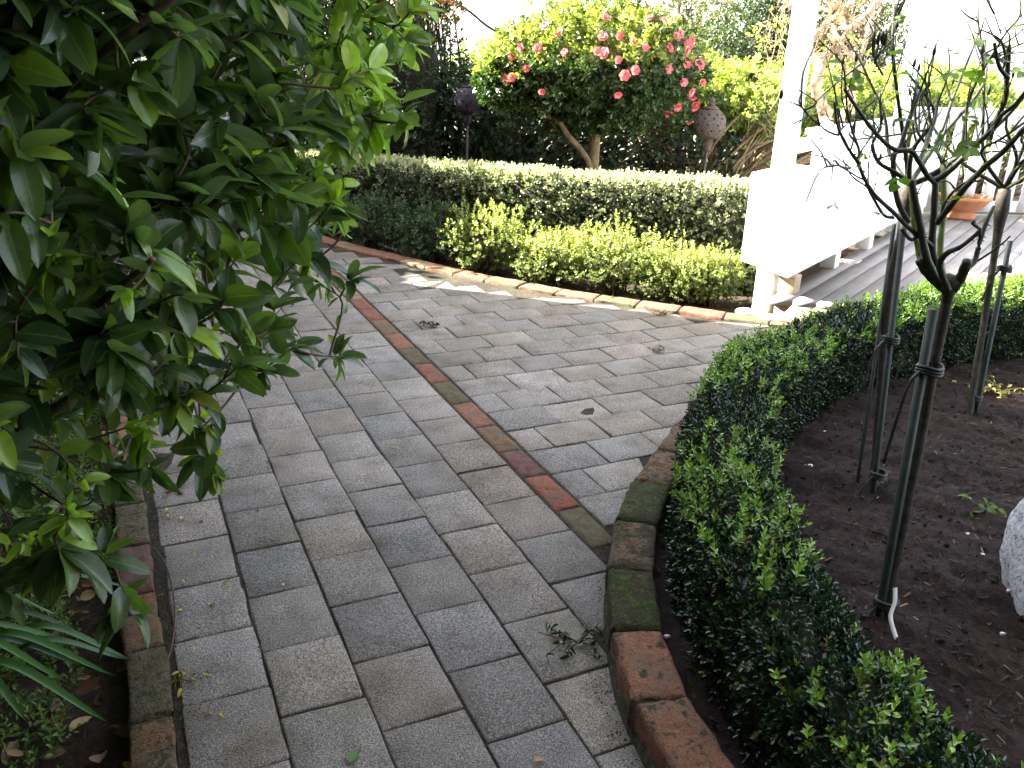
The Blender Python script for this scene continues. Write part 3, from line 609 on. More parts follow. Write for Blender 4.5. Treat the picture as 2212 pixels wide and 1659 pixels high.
for i, (u, v) in enumerate(fl):
    dr = ray(u, v); o_ = (np.array([0, 0, H]) - C0) / (R0 * 1.13); dd = dr / (R0 * 1.13); A_ = dd @ dd; B_ = 2 * o_ @ dd; Cc = o_ @ o_ - 1; disc = B_ * B_ - 4 * A_ * Cc
    t = (-B_ - math.sqrt(disc)) / (2 * A_) if disc > 0 else -B_ / (2 * A_)
    p = np.array([0, 0, H]) + dr * t; nn = nrm((p - C0) / R0 ** 2) + fr.normal(size=3) * .35 + np.array([0, -.5, 0])
    f = f0 if i == 0 else f0.copy(); c = s0 if i == 0 else s0.copy()
    if i: COL.objects.link(f); COL.objects.link(c)
    f.parent = e; f.matrix_parent_inverse = Matrix.Translation(-e.location)
    f.location = Vector(p); f.rotation_euler = Vector(nn).to_track_quat('Z', 'Y').to_euler(); sc = fr.uniform(.75, 1.15); f.scale = (sc, sc, sc * fr.uniform(.7, 1.3))
    c.parent = f; c.matrix_parent_inverse = Matrix.Identity(4)

# ================================================================== BACK HEDGES AND TREES
def mass(name, label, cat, loc, blobs, mat, count, size, rng, ages=(0, .5), tpl=LO, pairs=3, length=.06, zmin=0., trunk=None, parts=True, lump=.15, inner=.4, updir=.3, stemmat='twig', nst=70):
    e = thing(name, label, cat, loc); Ps = []; Ns = []
    vol = [r_[0] * r_[2] + r_[1] * r_[2] for _, r_ in blobs]; tv = sum(vol)
    for (c, r_), v_ in zip(blobs, vol):
        P, N3, k = blob(rng, int(count * v_ / tv), c, r_, lump, inner, zmin, 3.5); Ps.append(P); Ns.append(N3)
    P = np.vstack(Ps); N3 = np.vstack(Ns); mb = MB()
    ag = np.clip(rng.uniform(ages[0] - .2, ages[1], len(P)) + .35 * N3[:, 2] * (ages[1] > .3), 0, 1)
    shoots(mb, P, N3 + rng.normal(size=P.shape) * .5 + np.array([0, 0, updir]), tpl, rng, size, pairs, length, ag, 1.05, .2)
    mb.build('foliage', M[mat], e)
    mb = MB(); q = rng.choice(len(P), nst); stems(mb, loc, P[q] - N3[q] * .05, .02, .003, 5, rng, .1, .15 if trunk is None else .03)
    if trunk: tube(mb, smoothline(trunk[0], 5), np.linspace(trunk[1], trunk[2], (len(trunk[0]) - 1) * 5 + 1), 9)
    mb.build('trunk' if trunk else 'stems', M[stemmat], e, True); return e, P
r2 = np.random.default_rng(33)
# bright hedge behind (a long row, taller than eye level on the left)
mass('leafy_hedge', 'bright yellow-green large-leaved hedge behind the clay ball and the white post', 'hedge', (1.6, 7.9, -.05),
     [((x, 7.9 + .1 * math.sin(x * 5), .98), (.34, .30, .30)) for x in np.arange(.9, 4.2, .38)], 'bright', 3300, .062, r2, (.2, .95), LO, 3, .05, .2, nst=160, stemmat='bark')
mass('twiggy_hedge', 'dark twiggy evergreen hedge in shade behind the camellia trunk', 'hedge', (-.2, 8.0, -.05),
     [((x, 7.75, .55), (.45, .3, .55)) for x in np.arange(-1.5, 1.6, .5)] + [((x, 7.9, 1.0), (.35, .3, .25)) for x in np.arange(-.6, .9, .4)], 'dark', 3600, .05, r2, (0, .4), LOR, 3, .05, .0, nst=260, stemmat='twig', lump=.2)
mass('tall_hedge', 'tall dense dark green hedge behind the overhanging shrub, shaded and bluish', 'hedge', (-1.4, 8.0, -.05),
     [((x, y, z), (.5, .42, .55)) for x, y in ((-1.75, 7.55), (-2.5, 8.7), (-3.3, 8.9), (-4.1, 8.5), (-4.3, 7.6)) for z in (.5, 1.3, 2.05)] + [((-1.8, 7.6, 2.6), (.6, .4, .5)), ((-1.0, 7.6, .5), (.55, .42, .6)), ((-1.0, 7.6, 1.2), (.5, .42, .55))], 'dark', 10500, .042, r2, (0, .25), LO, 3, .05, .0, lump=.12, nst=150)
core(np.array([(-3.2, 8.6), (-2.2, 8.0), (-1.5, 7.75), (-1.0, 7.72), (-.72, 7.72)]), .28, -.05, np.array([2.3, 2.3, 2.0, 1.55, 1.3]), M['core'], bpy.data.objects['tall_hedge'], .06)
mass('red_tipped_shrub', 'shrub with orange-red new leaves rising above the tall dark hedge', 'shrub', (-.85, 8.3, -.05),
     [((-.95, 7.75, 1.75), (.42, .35, .3))], 'orange', 900, .04, r2, (.3, 1.), LO, 3, .05, .0)
mass('garden_shrub', 'mid green shrub showing between the left clay ball and the camellia crown', 'shrub', (-.25, 8.6, -.05),
     [((-.25, 8.6, 1.0), (.5, .3, .42))], 'bright', 900, .04, r2, (0, .5), LO, 3, .05, .0)
for j_, (u, Y, h_, wd, mt, ag, lab, cnt) in enumerate([
        (1460, 12, 2.2, .55, 'olive', (.1, .9), 'thin olive-green tree with pale twigs at the right of the camellia crown', 900),
        (1560, 13, 2.6, .9, 'olive', (0, .5), 'loose olive tree with forked pale trunk between the camellia and the post', 1900),
        (1660, 11, 2.1, .75, 'dark', (0, .7), 'dense dark green tree just left of the white post', 2200),
        (1820, 11, 2.1, .8, 'olive', (0, .6), 'brownish olive tree behind the bare climber right of the post', 1700)]):
    p = D(u, 150, Y); b = np.array([p[0], Y, -.1])
    mass('garden_tree', lab, 'tree', b, [((p[0] + dx * wd, Y + dy, 1.3 + dz), (wd * .55, wd * .5, .42)) for dx, dy, dz in [(-.5, 0, .1), (.45, .1, .25), (0, -.1, .65), (.2, .2, -.15), (-.3, .1, -.3)]],
         mt, cnt, .055, r2, ag, LO, 3, .07, .1, trunk=([b, b + [.05, 0, 1.0], b + [-.05, 0, 2.2]], .06, .02), lump=.3, inner=.75, nst=90)
mass('leafy_hedge', 'low pale green hedge showing above the far white fence rail', 'hedge', (4.6, 9.2, -.05),
     [((x, 9.3, .72), (.4, .35, .42)) for x in np.arange(3.3, 7.8, .5)], 'bright', 2200, .05, r2, (.0, .8), LO, 3, .05, .1)
# left boundary: tall hedge out to the left which shades the path
mass('boundary_hedge', 'tall dark boundary hedge behind the overhanging shrub at the far left, with an added unseen screen behind the camera', 'hedge', (-3.4, 4, -.05),
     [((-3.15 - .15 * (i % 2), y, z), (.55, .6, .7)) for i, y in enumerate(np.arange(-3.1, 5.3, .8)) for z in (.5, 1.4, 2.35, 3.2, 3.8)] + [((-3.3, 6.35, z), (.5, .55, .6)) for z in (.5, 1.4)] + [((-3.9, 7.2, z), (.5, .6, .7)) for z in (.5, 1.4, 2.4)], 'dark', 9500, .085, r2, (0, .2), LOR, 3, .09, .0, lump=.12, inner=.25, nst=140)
core(np.array([(4.2, -1.1), (1.5, -1.0), (-.5, -1.0), (-2.2, -1.0), (-3.2, -.9), (-3.5, -.4), (-3.5, 1), (-3.45, 3), (-3.45, 4.2), (-3.4, 5.75)]), .42, -.05, np.array([10, 10, 10, 9, 7.5, 5.5, 4.0, 4.25, 4.1, 3.9]), M['core'], bpy.data.objects['boundary_hedge'], .1)  # stretch behind the camera is added, unseen and leafless, to darken the foreground
core(np.array([(-3.4, 5.5), (-3.45, 6.6)]), .36, -.05, 1.95, M['core'], bpy.data.objects['boundary_hedge'], .06)
core(np.array([(-3.95, 6.65), (-4.1, 7.8)]), .3, -.05, 3.0, M['core'], bpy.data.objects['boundary_hedge'], .06)
mb = MB(); tube(mb, smoothline([D(930, -30, 9), D(1010, 22, 9.2), D(1095, 78, 9.6), (.9, 12.5, 1.25)], 8), .012, 6)
tag(mb.build('overhead_cable', M['cable'], None, True), 'dark cable slanting down through the white sky to the camellia crown', 'cable')

# ================================================================== CLAY BALLS ON POLES
def lathe(mb, prof, C, n=28, ax=None):
    prof = np.array(prof); a = np.linspace(0, 2 * np.pi, n, endpoint=False)
    V = np.stack([prof[:, None, 0] * np.cos(a), prof[:, None, 0] * np.sin(a), np.broadcast_to(prof[:, None, 1], (len(prof), n))], -1).reshape(-1, 3) + np.asarray(C)
    i, j = np.meshgrid(np.arange(len(prof) - 1), np.arange(n), indexing='ij'); k = (j + 1) % n
    mb.add(V, [np.stack([i * n + j, i * n + k, (i + 1) * n + k, (i + 1) * n + j], -1).reshape(-1, 4)])
def clayball(u, v, Y, rad, mat, lab):
    c = D(u, v, Y); e = thing('clay_ball_lantern', lab, 'garden ornament', (c[0], c[1], -.05))
    a = np.linspace(-1.25, 1.2, 14); prof = [(0.018, -rad * 1.62), (.03, -rad * 1.45), (.034, -rad * 1.2)] + [(rad * math.cos(t), rad * .97 * math.sin(t)) for t in a] + [(rad * .5, rad * .9), (rad * .42, rad * .98), (rad * .2, rad * 1.08)]
    mb = MB(); lathe(mb, prof, c); nball = sum(len(f) for f in mb.F)
    m2 = MB(); lathe(m2, [(rad * .14, rad * 1.03), (rad * .2, rad * 1.15), (rad * .13, rad * 1.28), (rad * .2, rad * 1.38), (rad * .17, rad * 1.5), (rad * .02, rad * 1.6)], c, 16); m2.build('finial', M[mat], e, True)
    for lat in (-.35, .0, .38, .65):
        for k in range(10):
            lo = k * .628 + lat; d_ = np.array([math.cos(lat) * math.cos(lo), math.cos(lat) * math.sin(lo), math.sin(lat)]); p = c + d_ * rad * .955
            tube(mb, [p, p + d_ * rad * .052], rad * .065, 8)
    b = mb.build('ball', M[mat], e, True)
    for q_ in b.data.vertices: q_.co = Vector(c) + (q_.co - Vector(c)) * (1 + .022 * float(wob(np.array(q_.co - Vector(c)), 22, 3)))
    b.data.materials.append(M['hole']); mi = np.zeros(len(b.data.polygons), np.int32); mi[nball:] = 1; b.data.polygons.foreach_set('material_index', mi)
    mb = MB(); tube(mb, [(c[0] - .012, c[1], -.05), (c[0], c[1], c[2] - rad * 1.5)], .009, 8); mb.build('pole', M['metal'], e, True)
clayball(1533, 268, 6.2, .112, 'ball', 'brown pierced clay ball with finial on a thin pole in front of the bright hedge')
clayball(1011, 217, 7.25, .112, 'darkclay', 'dark clay ball on a thin pole left of the camellia in deep shade')

# ================================================================== DECK, BENCH, RAILS, POSTS
BD = np.array([math.cos(math.radians(54.5)), math.sin(math.radians(54.5))]); BN = np.array([BD[1], -BD[0]])   # board direction, to its right
def v3(p, z): return np.array([p[0], p[1], z])
A0 = np.array([1.345, 4.395]); DZ = .14
mb = MB(); fd = np.array([math.cos(math.radians(-17)), math.sin(math.radians(-17))]); pitch = .112
for k in range(37):
    s0_ = A0 + fd * (k * pitch / (fd @ BN)); s1_ = A0 + fd * ((k * pitch + pitch - .010) / (fd @ BN))
    far = 7.45; L0 = (far - s0_[1]) / BD[1]; L1 = (far - s1_[1]) / BD[1]
    j0 = rr.uniform(-.002, .002); q = [s0_, s1_, s1_ + BD * L1, s0_ + BD * L0]; lcs = np.array([(k * 3.1, 0, 0), (k * 3.1 + .087, 0, 0), (k * 3.1 + .087, L1, 0), (k * 3.1, L0, 0)] * 2); lcs[:, 2] = rr.uniform()
    prism(mb, q, DZ - .032, DZ + j0, lc=lcs)
deck = mb.build('timber_deck', M['deck']); tag(deck, 'grey stained timber deck of long boards beside the white bench', 'deck')
ef = MB(); pA = A0 + BD * .02 - v3(fd, 0)[:2] * .0; box(ef, v3(A0 + BD * .03 + fd * .02, -.05), v3(fd * 3.6, 0), v3(BD * .04, 0), (0, 0, .155)); o = ef.build('fascia', M['rawtimber'], deck)
# pergola post near + far
def post(C, w_, z1, lab, z0=-.03):
    e = thing('pergola_post', lab, 'post', (C[0], C[1], z0)); mb = MB(); a = C - BD * w_ / 2 - BN * w_ / 2
    box(mb, v3(a, z0), v3(BD * w_, 0), v3(BN * w_, 0), (0, 0, z1 - z0)); bevel(mb.build('shaft', M['white'], e), .005); return e
PC = np.array([1.385, 4.62])
post(PC, .098, 2.7, 'tall white square post rising beside the end box of the bench')
mb = MB(); box(mb, v3(PC + BD * 0 - BN * .10 - BD * .11, .02), v3(BD * .12, 0), v3(BN * .06, .0), (0, 0, .03))
FP = np.array([3.06, 7.22])
post(FP, .11, 2.7, 'far white post at the corner where bench rail and fence meet')
post(np.array([2.98 + .12, 4.72]), .13, 2.7, 'white post at the right edge of the photo, next to the third rose')
# bench
e = thing('white_bench', 'long white boxed-in timber bench along the left side of the deck', 'bench', (1.6, 4.9, DZ))
K = np.array([1.435, 4.42]); ED = np.array([-.50, .86]); ED /= np.linalg.norm(ED); W_ = .36; LEN = 3.25
mb = MB(); prism(mb, [K, K + BD * .62, K + BD * .62 + ED * W_, K + ED * W_], [.24, .24, .26, .26], .745); bevel(mb.build('end_box', M['white'], e), .006)
mb = MB(); prism(mb, [K + BD * .62, K + BD * LEN, K + BD * LEN + ED * W_ * .25, K + BD * .62 + ED * W_ * .25], .24, .545); bevel(mb.build('skirt', M['white'], e), .004)
mb = MB(); prism(mb, [K + BD * .622 - BN * -.015, K + BD * LEN - BN * -.015, K + BD * LEN + ED * W_ * .98, K + BD * .622 + ED * W_ * .98], .547, .58); bevel(mb.build('seat', M['white'], e), .004)
for sx in (.06, .86, 1.62, 2.4, 3.1):
    p = K + BD * sx - BN * (.005 if sx > .1 else -.02); mb = MB(); box(mb, v3(p, DZ + .001), v3(BD * .10, 0), v3(-BN * .09, 0), (0, 0, .238 - DZ)); bevel(mb.build('block_foot', M['rawtimber'] if sx < .1 else M['white'], e), .003)
# railing behind bench
RL = K + ED * (W_ + .02)
def railing(P0, P1, z0, z1, lab, cat, pw=.045, gap=.05, first=0., vert=True, rails=True):
    e = thing('picket_fence', lab, cat, v3(P0, DZ)); L_ = np.linalg.norm(P1 - P0); d_ = (P1 - P0) / L_; n_ = np.array([d_[1], -d_[0]])
    mb = MB(); box(mb, v3(P0 - n_ * .035, z1 - .035), v3(d_ * L_, 0), v3(n_ * .075, 0), (0, 0, .035)); bevel(mb.build('top_rail', M['white'], e), .004)
    mb = MB(); box(mb, v3(P0 - n_ * .018, z1 - .115), v3(d_ * L_, 0), v3(n_ * .036, 0), (0, 0, .078)); bevel(mb.build('upper_rail', M['white'], e), .003)
    mb = MB(); box(mb, v3(P0 - n_ * .018, z0 + .03), v3(d_ * L_, 0), v3(n_ * .036, 0), (0, 0, .09)); bevel(mb.build('bottom_rail', M['white'], e), .003)
    s = first + gap * .5; pk = None
    while s + pw < L_:
        p = P0 + d_ * s
        if pk is None:
            mb = MB(); box(mb, v3(p + n_ * .019, z0 + .04), v3(d_ * pw, 0), v3(n_ * .02, 0), (0, 0, z1 - z0 - .09)); pk = mb.build('picket', M['white'], e); s_0 = s
        else:
            c = pk.copy(); COL.objects.link(c); c.parent = e; c.matrix_parent_inverse = Matrix.Translation(-e.location); c.location = Vector((*(d_ * (s - s_0)), 0))
        s += pw + gap
    return e
railing(RL + BD * .95, FP - BD * .06, .30, .925, 'white picket rail forming the back of the long bench', 'fence', .06, .06)
mb = MB(); box(mb, v3(PC + BD * .05, .845), v3(BD * 1.0, 0), v3(-BN * .035, 0), (0, 0, .07)); tag(bevel(mb.build('cross_rail', M['white'])), 'short white rail linking the tall post to the picket back of the bench', 'rail')
railing(FP + np.array([.07, .02]), np.array([5.9, 7.62]), DZ, 1.0, 'white picket fence with dark gaps closing the far side of the deck', 'fence', .105, .075)
mb = MB(); box(mb, (2.93, 4.55, -.05), (.30, .05, 0), (-.05, .30, 0), (0, 0, .44)); e = tag(bevel(mb.build('white_box', M['white']), .006), 'low white box standing at the deck edge beneath the right-hand post', 'box')

# pot
pb = G(*z3(1840, 1162), DZ); e = thing('terracotta_bowl', 'wide terracotta bowl planter on the deck in front of the far fence', 'pot', pb)
mb = MB(); R_ = .20; lathe(mb, [(.02, 0), (.108, 0), (.118, .02), (.10, .05), (.115, .07), (.165, .11), (R_ - .005, .155), (R_ + .01, .165), (R_ + .01, .185), (R_ - .01, .188), (R_ - .018, .17), (.16, .14), (.0, .135)], pb, 36); mb.build('bowl', M['terracotta'], e, True)
mb = MB(); lathe(mb, [(0, .168), (.1, .170), (.165, .155), (.178, .15)], pb, 24); mb.build('soil', M['potsoil'], e, True)
pg = np.random.default_rng(8); mb = MB(); a = pg.uniform(0, 6.28, 40); rd = pg.uniform(0, .14, 40)
shoots(mb, pb + np.c_[np.cos(a) * rd, np.sin(a) * rd, np.full(40, .16)], np.array([0, 0, 1.]) + pg.normal(size=(40, 3)) * .5, LO, pg, .025, 2, .02, np.full(40, 1.2), 1., 0)
mb.build('dry_plant', M['litter'], e)

# ================================================================== CLIMBER
z4b = lambda x, y: ((1650 + x / 3.95) * .8848, y / 3.95 * .8848)
e = thing('bare_climber', 'bare climbing plant with thick twisted pale branches beside the tall white post', 'climber', (1.75, 6.3, -.05))
mb = MB(); cr_ = np.random.default_rng(4)
for pts, r0, r1, Y in [([(1500, 1300), (1430, 1050), (1350, 870), (1380, 700), (1420, 560), (1560, 440), (1680, 290), (1880, 100), (2010, -60)], .040, .022, 6.3),
                       ([(1460, 1300), (1390, 1060), (1330, 860), (1350, 700), (1330, 520), (1250, 300)], .026, .012, 6.35), ([(1540, 1300), (1660, 950), (1720, 700), (1790, 500), (1850, 300), (1900, 60), (1890, -60)], .026, .014, 6.5),
                       ([(1300, 360), (1420, 270), (1560, 150), (1720, 0), (1790, -80)], .026, .02, 6.2), ([(1330, 280), (1410, 320), (1500, 360), (1600, 430), (1750, 600)], .024, .012, 6.25),
                       ([(1520, -60), (1590, 90), (1640, 250), (1700, 240), (1690, 180), (1600, 120), (1480, 60)], .024, .014, 6.4), ([(1470, -60), (1500, 150), (1560, 350), (1700, 560), (1780, 700)], .016, .009, 6.15),
                       ([(1180, -60), (1165, 120), (1140, 400), (1120, 620), (1150, 900)], .024, .014, 6.5), ([(1060, 100), (1130, 20), (1150, -60)], .02, .014, 6.4), ([(1550, 420), (1600, 600), (1640, 740), (1600, 900)], .014, .008, 6.3), ([(1700, 1100), (1740, 800), (1740, 560), (1700, 350)], .014, .009, 6.7), ([(1560, 450), (1480, 500), (1400, 560)], .02, .01, 6.25)]:
    P = np.array([D(*z4b(*p), Y + .08 * math.sin(i * 1.7)) for i, p in enumerate(pts)]); P = smoothline(P, 6); P += .006 * cr_.normal(size=P.shape); R = np.linspace(r0, r1, len(P)) * (1 + .12 * np.sin(np.arange(len(P)) * 1.3)); tube(mb, P, R, 9)
b_ = D(*z4b(1480, 1300), 6.3); tube(mb, smoothline([(b_[0] + .1, 6.3, -.05), (b_[0] + .04, 6.28, .4), b_], 5), .05, 10)
mb.build('trunk', M['palebark'], e, True)
mb = MB(); tp = []
for k in range(230):
    u, v = cr_.uniform(1290, 1950), cr_.uniform(-60, 720); 
    if v > 400 and u > 1800: continue
    p = D(*z4b(u, v), 6.3 + cr_.normal() * .15); d_ = cr_.normal(size=3); d_[2] += .3; d_ = nrm(d_); l = cr_.uniform(.06, .22); q = [p, p + d_ * l * .5 + cr_.normal(size=3) * .01, p + d_ * l + cr_.normal(size=3) * .03]; tube(mb, smoothline(q, 3), np.linspace(.004, .0012, 7), 4); tp.append(q[2])
for k in range(60):
    u, v = cr_.uniform(880, 1110), cr_.uniform(40, 1500); p = D(*z4b(u, v), 6.5 + cr_.normal() * .15); d_ = nrm(np.array([-.3, 0, .4]) + cr_.normal(size=3) * .6); l = cr_.uniform(.1, .3); tube(mb, smoothline([p, p + d_ * l * .5, p + d_ * l + cr_.normal(size=3) * .04], 3), np.linspace(.005, .0015, 7), 4); tp.append(p + d_ * l)
mb.build('twigs', M['bark'], e, True)
tp = np.array(tp); tp = np.vstack([tp[cr_.uniform(size=len(tp)) < .22], tp[-60:]]); mb = MB()
shoots(mb, tp, cr_.normal(size=tp.shape) + np.array([0, -.3, .5]), LO, cr_, .04, 2, .04, np.full(len(tp), .85), 1.1, .1); mb.build('leaves', M['bright'], e)

# ================================================================== ROSES
def spray(mb, p, d_, rng, size=.035, age=.2, n=2):
    """compound rose leaf: a rachis with paired leaflets"""
    d_ = nrm(np.asarray(d_, float)); side = nrm(np.cross(d_, [0, 0, 1]) + 1e-6); up = np.cross(side, d_)
    L_ = size * 1.9; items = [(1., d_)] + [(t, d_ * .5 + side * s * .85) for t in ((.55, .9) if n > 1 else (.7,)) for s in (1, -1)]
    P = np.array([p + d_ * L_ * t - up * 0 for t, _ in items]); Y = np.array([y for _, y in items]) + rng.normal(size=(len(items), 3)) * .12
    X, Y, Z = frames(Y, up + np.zeros((len(items), 3)), rng, .3); stamp(mb, leaf_hi(.66, .1, .18, 5, .6, 1), X, Y, Z, P, size * rng.uniform(.8, 1.15, len(items)), np.clip(age + rng.uniform(-.15, .3), 0, 1), rng.uniform(0, 1, len(items)))
def thorns(mb, P, R, rng, k=3):
    for _ in range(k):
        i = rng.integers(1, len(P) - 1); t = nrm(P[i] - P[i - 1]); s = nrm(np.cross(t, rng.normal(size=3))); tube(mb, [P[i] + s * R[i] * .8, P[i] + s * (R[i] + .006) - t * .002], [.0018, .0003], 4)
def rose(name_lab, basepx, headY, trunk, canes, seed, trunkr, autogen=0, crown=None, stakepts=None, stakelab=None, ties=(), leaves=40, box_=None):
    rg = np.random.default_rng(seed); b = G(*basepx, .03); e = thing('standard_rose', name_lab, 'rose tree', b)
    T_ = np.array([D(u, v, headY) for u, v in trunk]); T_ = np.vstack([[b + [0, 0, -.02]], T_]); P = smoothline(T_, 6); R = np.linspace(trunkr * 1.1, trunkr * .95, len(P)) * (1 + .05 * np.sin(np.arange(len(P)) * 2.1)); R[-7:] *= np.array([1.05, 1.2, 1.5, 1.8, 2.1, 2.15, 1.9]); mb = MB(); tube(mb, P, R, 12); mb.build('trunk', M['rosetrunk'], e, True)
    mc = MB(); mg = MB(); ml = MB(); mbud = Buds(); nodes = []
    for pts, r0, r1, dy0, dy1, green in canes:
        m = len(pts); Q = np.array([D(*p, headY + dy0 + (dy1 - dy0) * (i / (m - 1))) for i, p in enumerate(pts)]); Q = smoothline(Q, 5); R = .76 * np.linspace(r0, r1, len(Q)) * (1 + .07 * np.sin(np.arange(len(Q)) * 1.9)); tube(mg if green else mc, Q, R, 8); thorns(mc, Q, R, rg, max(2, len(Q) // 5)); nodes.append((Q, R))
    K_ = T_[-1]
    for i in range(autogen):
        az = rg.uniform(0, 6.28); el = rg.uniform(.5, 1.2); l = rg.uniform(.28, .5); d_ = np.array([math.cos(az) * math.cos(el), math.sin(az) * math.cos(el), math.sin(el)])
        Q = smoothline([K_, K_ + d_ * l * .35 + rg.normal(size=3) * .02, K_ + d_ * l * .7 + np.array([0, 0, .05]) + rg.normal(size=3) * .03, K_ + d_ * l + np.array([0, 0, .12]) + rg.normal(size=3) * .04], 5); R = np.linspace(.008, .0028, len(Q)); tube(mc, Q, R, 7); nodes.append((Q, R))
        for _ in range(3):
            j = rg.integers(5, len(Q)); d2 = nrm(d_ + rg.normal(size=3) * .6 + [0, 0, .4]); l2 = rg.uniform(.08, .24); Q2 = smoothline([Q[j], Q[j] + d2 * l2 * .5 + rg.normal(size=3) * .01, Q[j] + d2 * l2 + rg.normal(size=3) * .02], 4); tube(mc, Q2, np.linspace(.0035, .0015, len(Q2)), 5); nodes.append((Q2, np.full(len(Q2), .002)))
    # fine twigs
    for _ in range(95 if canes else 45):
        Q, R = nodes[rg.integers(len(nodes))]; j = rg.integers(len(Q) // 3, len(Q)); t = nrm(Q[min(j, len(Q) - 1)] - Q[j - 1]) if j > 0 else np.array([0, 0, 1.]); d2 = nrm(t * .5 + rg.normal(size=3) * .6 + [0, 0, .6]); l2 = rg.uniform(.03, .14)
        if R[j] > .0062 or Q[j][2] < K_[2] + .12: continue
        Q2 = smoothline([Q[j], Q[j] + d2 * l2 * .5 + rg.normal(size=3) * .008, Q[j] + d2 * l2 + rg.normal(size=3) * .012], 3); tube(mc, Q2, np.linspace(.0022, .0009, len(Q2)), 5)
        if rg.uniform() < .13: lathe_bud(mbud, Q2[-1], rg)
        if rg.uniform() < leaves / 330: spray(ml, Q2[-1], d2 + np.array([0, 0, -.25]), rg, rg.uniform(.014, .026), rg.uniform(.1, .8))
    return e, mc, mg, ml, mbud, rg, b
class Buds(list):
    def add(s, V, F, **k): s.append((V, F))
def lathe_bud(mb, p, rg): 
    s = rg.uniform(.5, .8); tube(mb, [p, p + [0, 0, .004 * s], p + [0, 0, .011 * s], p + [0, 0, .019 * s], p + [0, 0, .027 * s]], [.0012, .004 * s, .0052 * s, .0035 * s, .0006], 8)
def finish(e, mc, mg, ml, mbud):
    mc.build('canes', M['cane'], e, True)
    if mg.n: mg.build('green_cane', M['canegreen'], e, True)
    if ml.n: ml.build('leaves', M['rose'], e, True)
    for V, F in mbud: q = MB(); q.add(V, F); q.build('bud', M['cane'], e, True)
Z7 = lambda L_: [z7(*p) for p in L_]; Z3_ = lambda L_: [z3(*p) for p in L_]
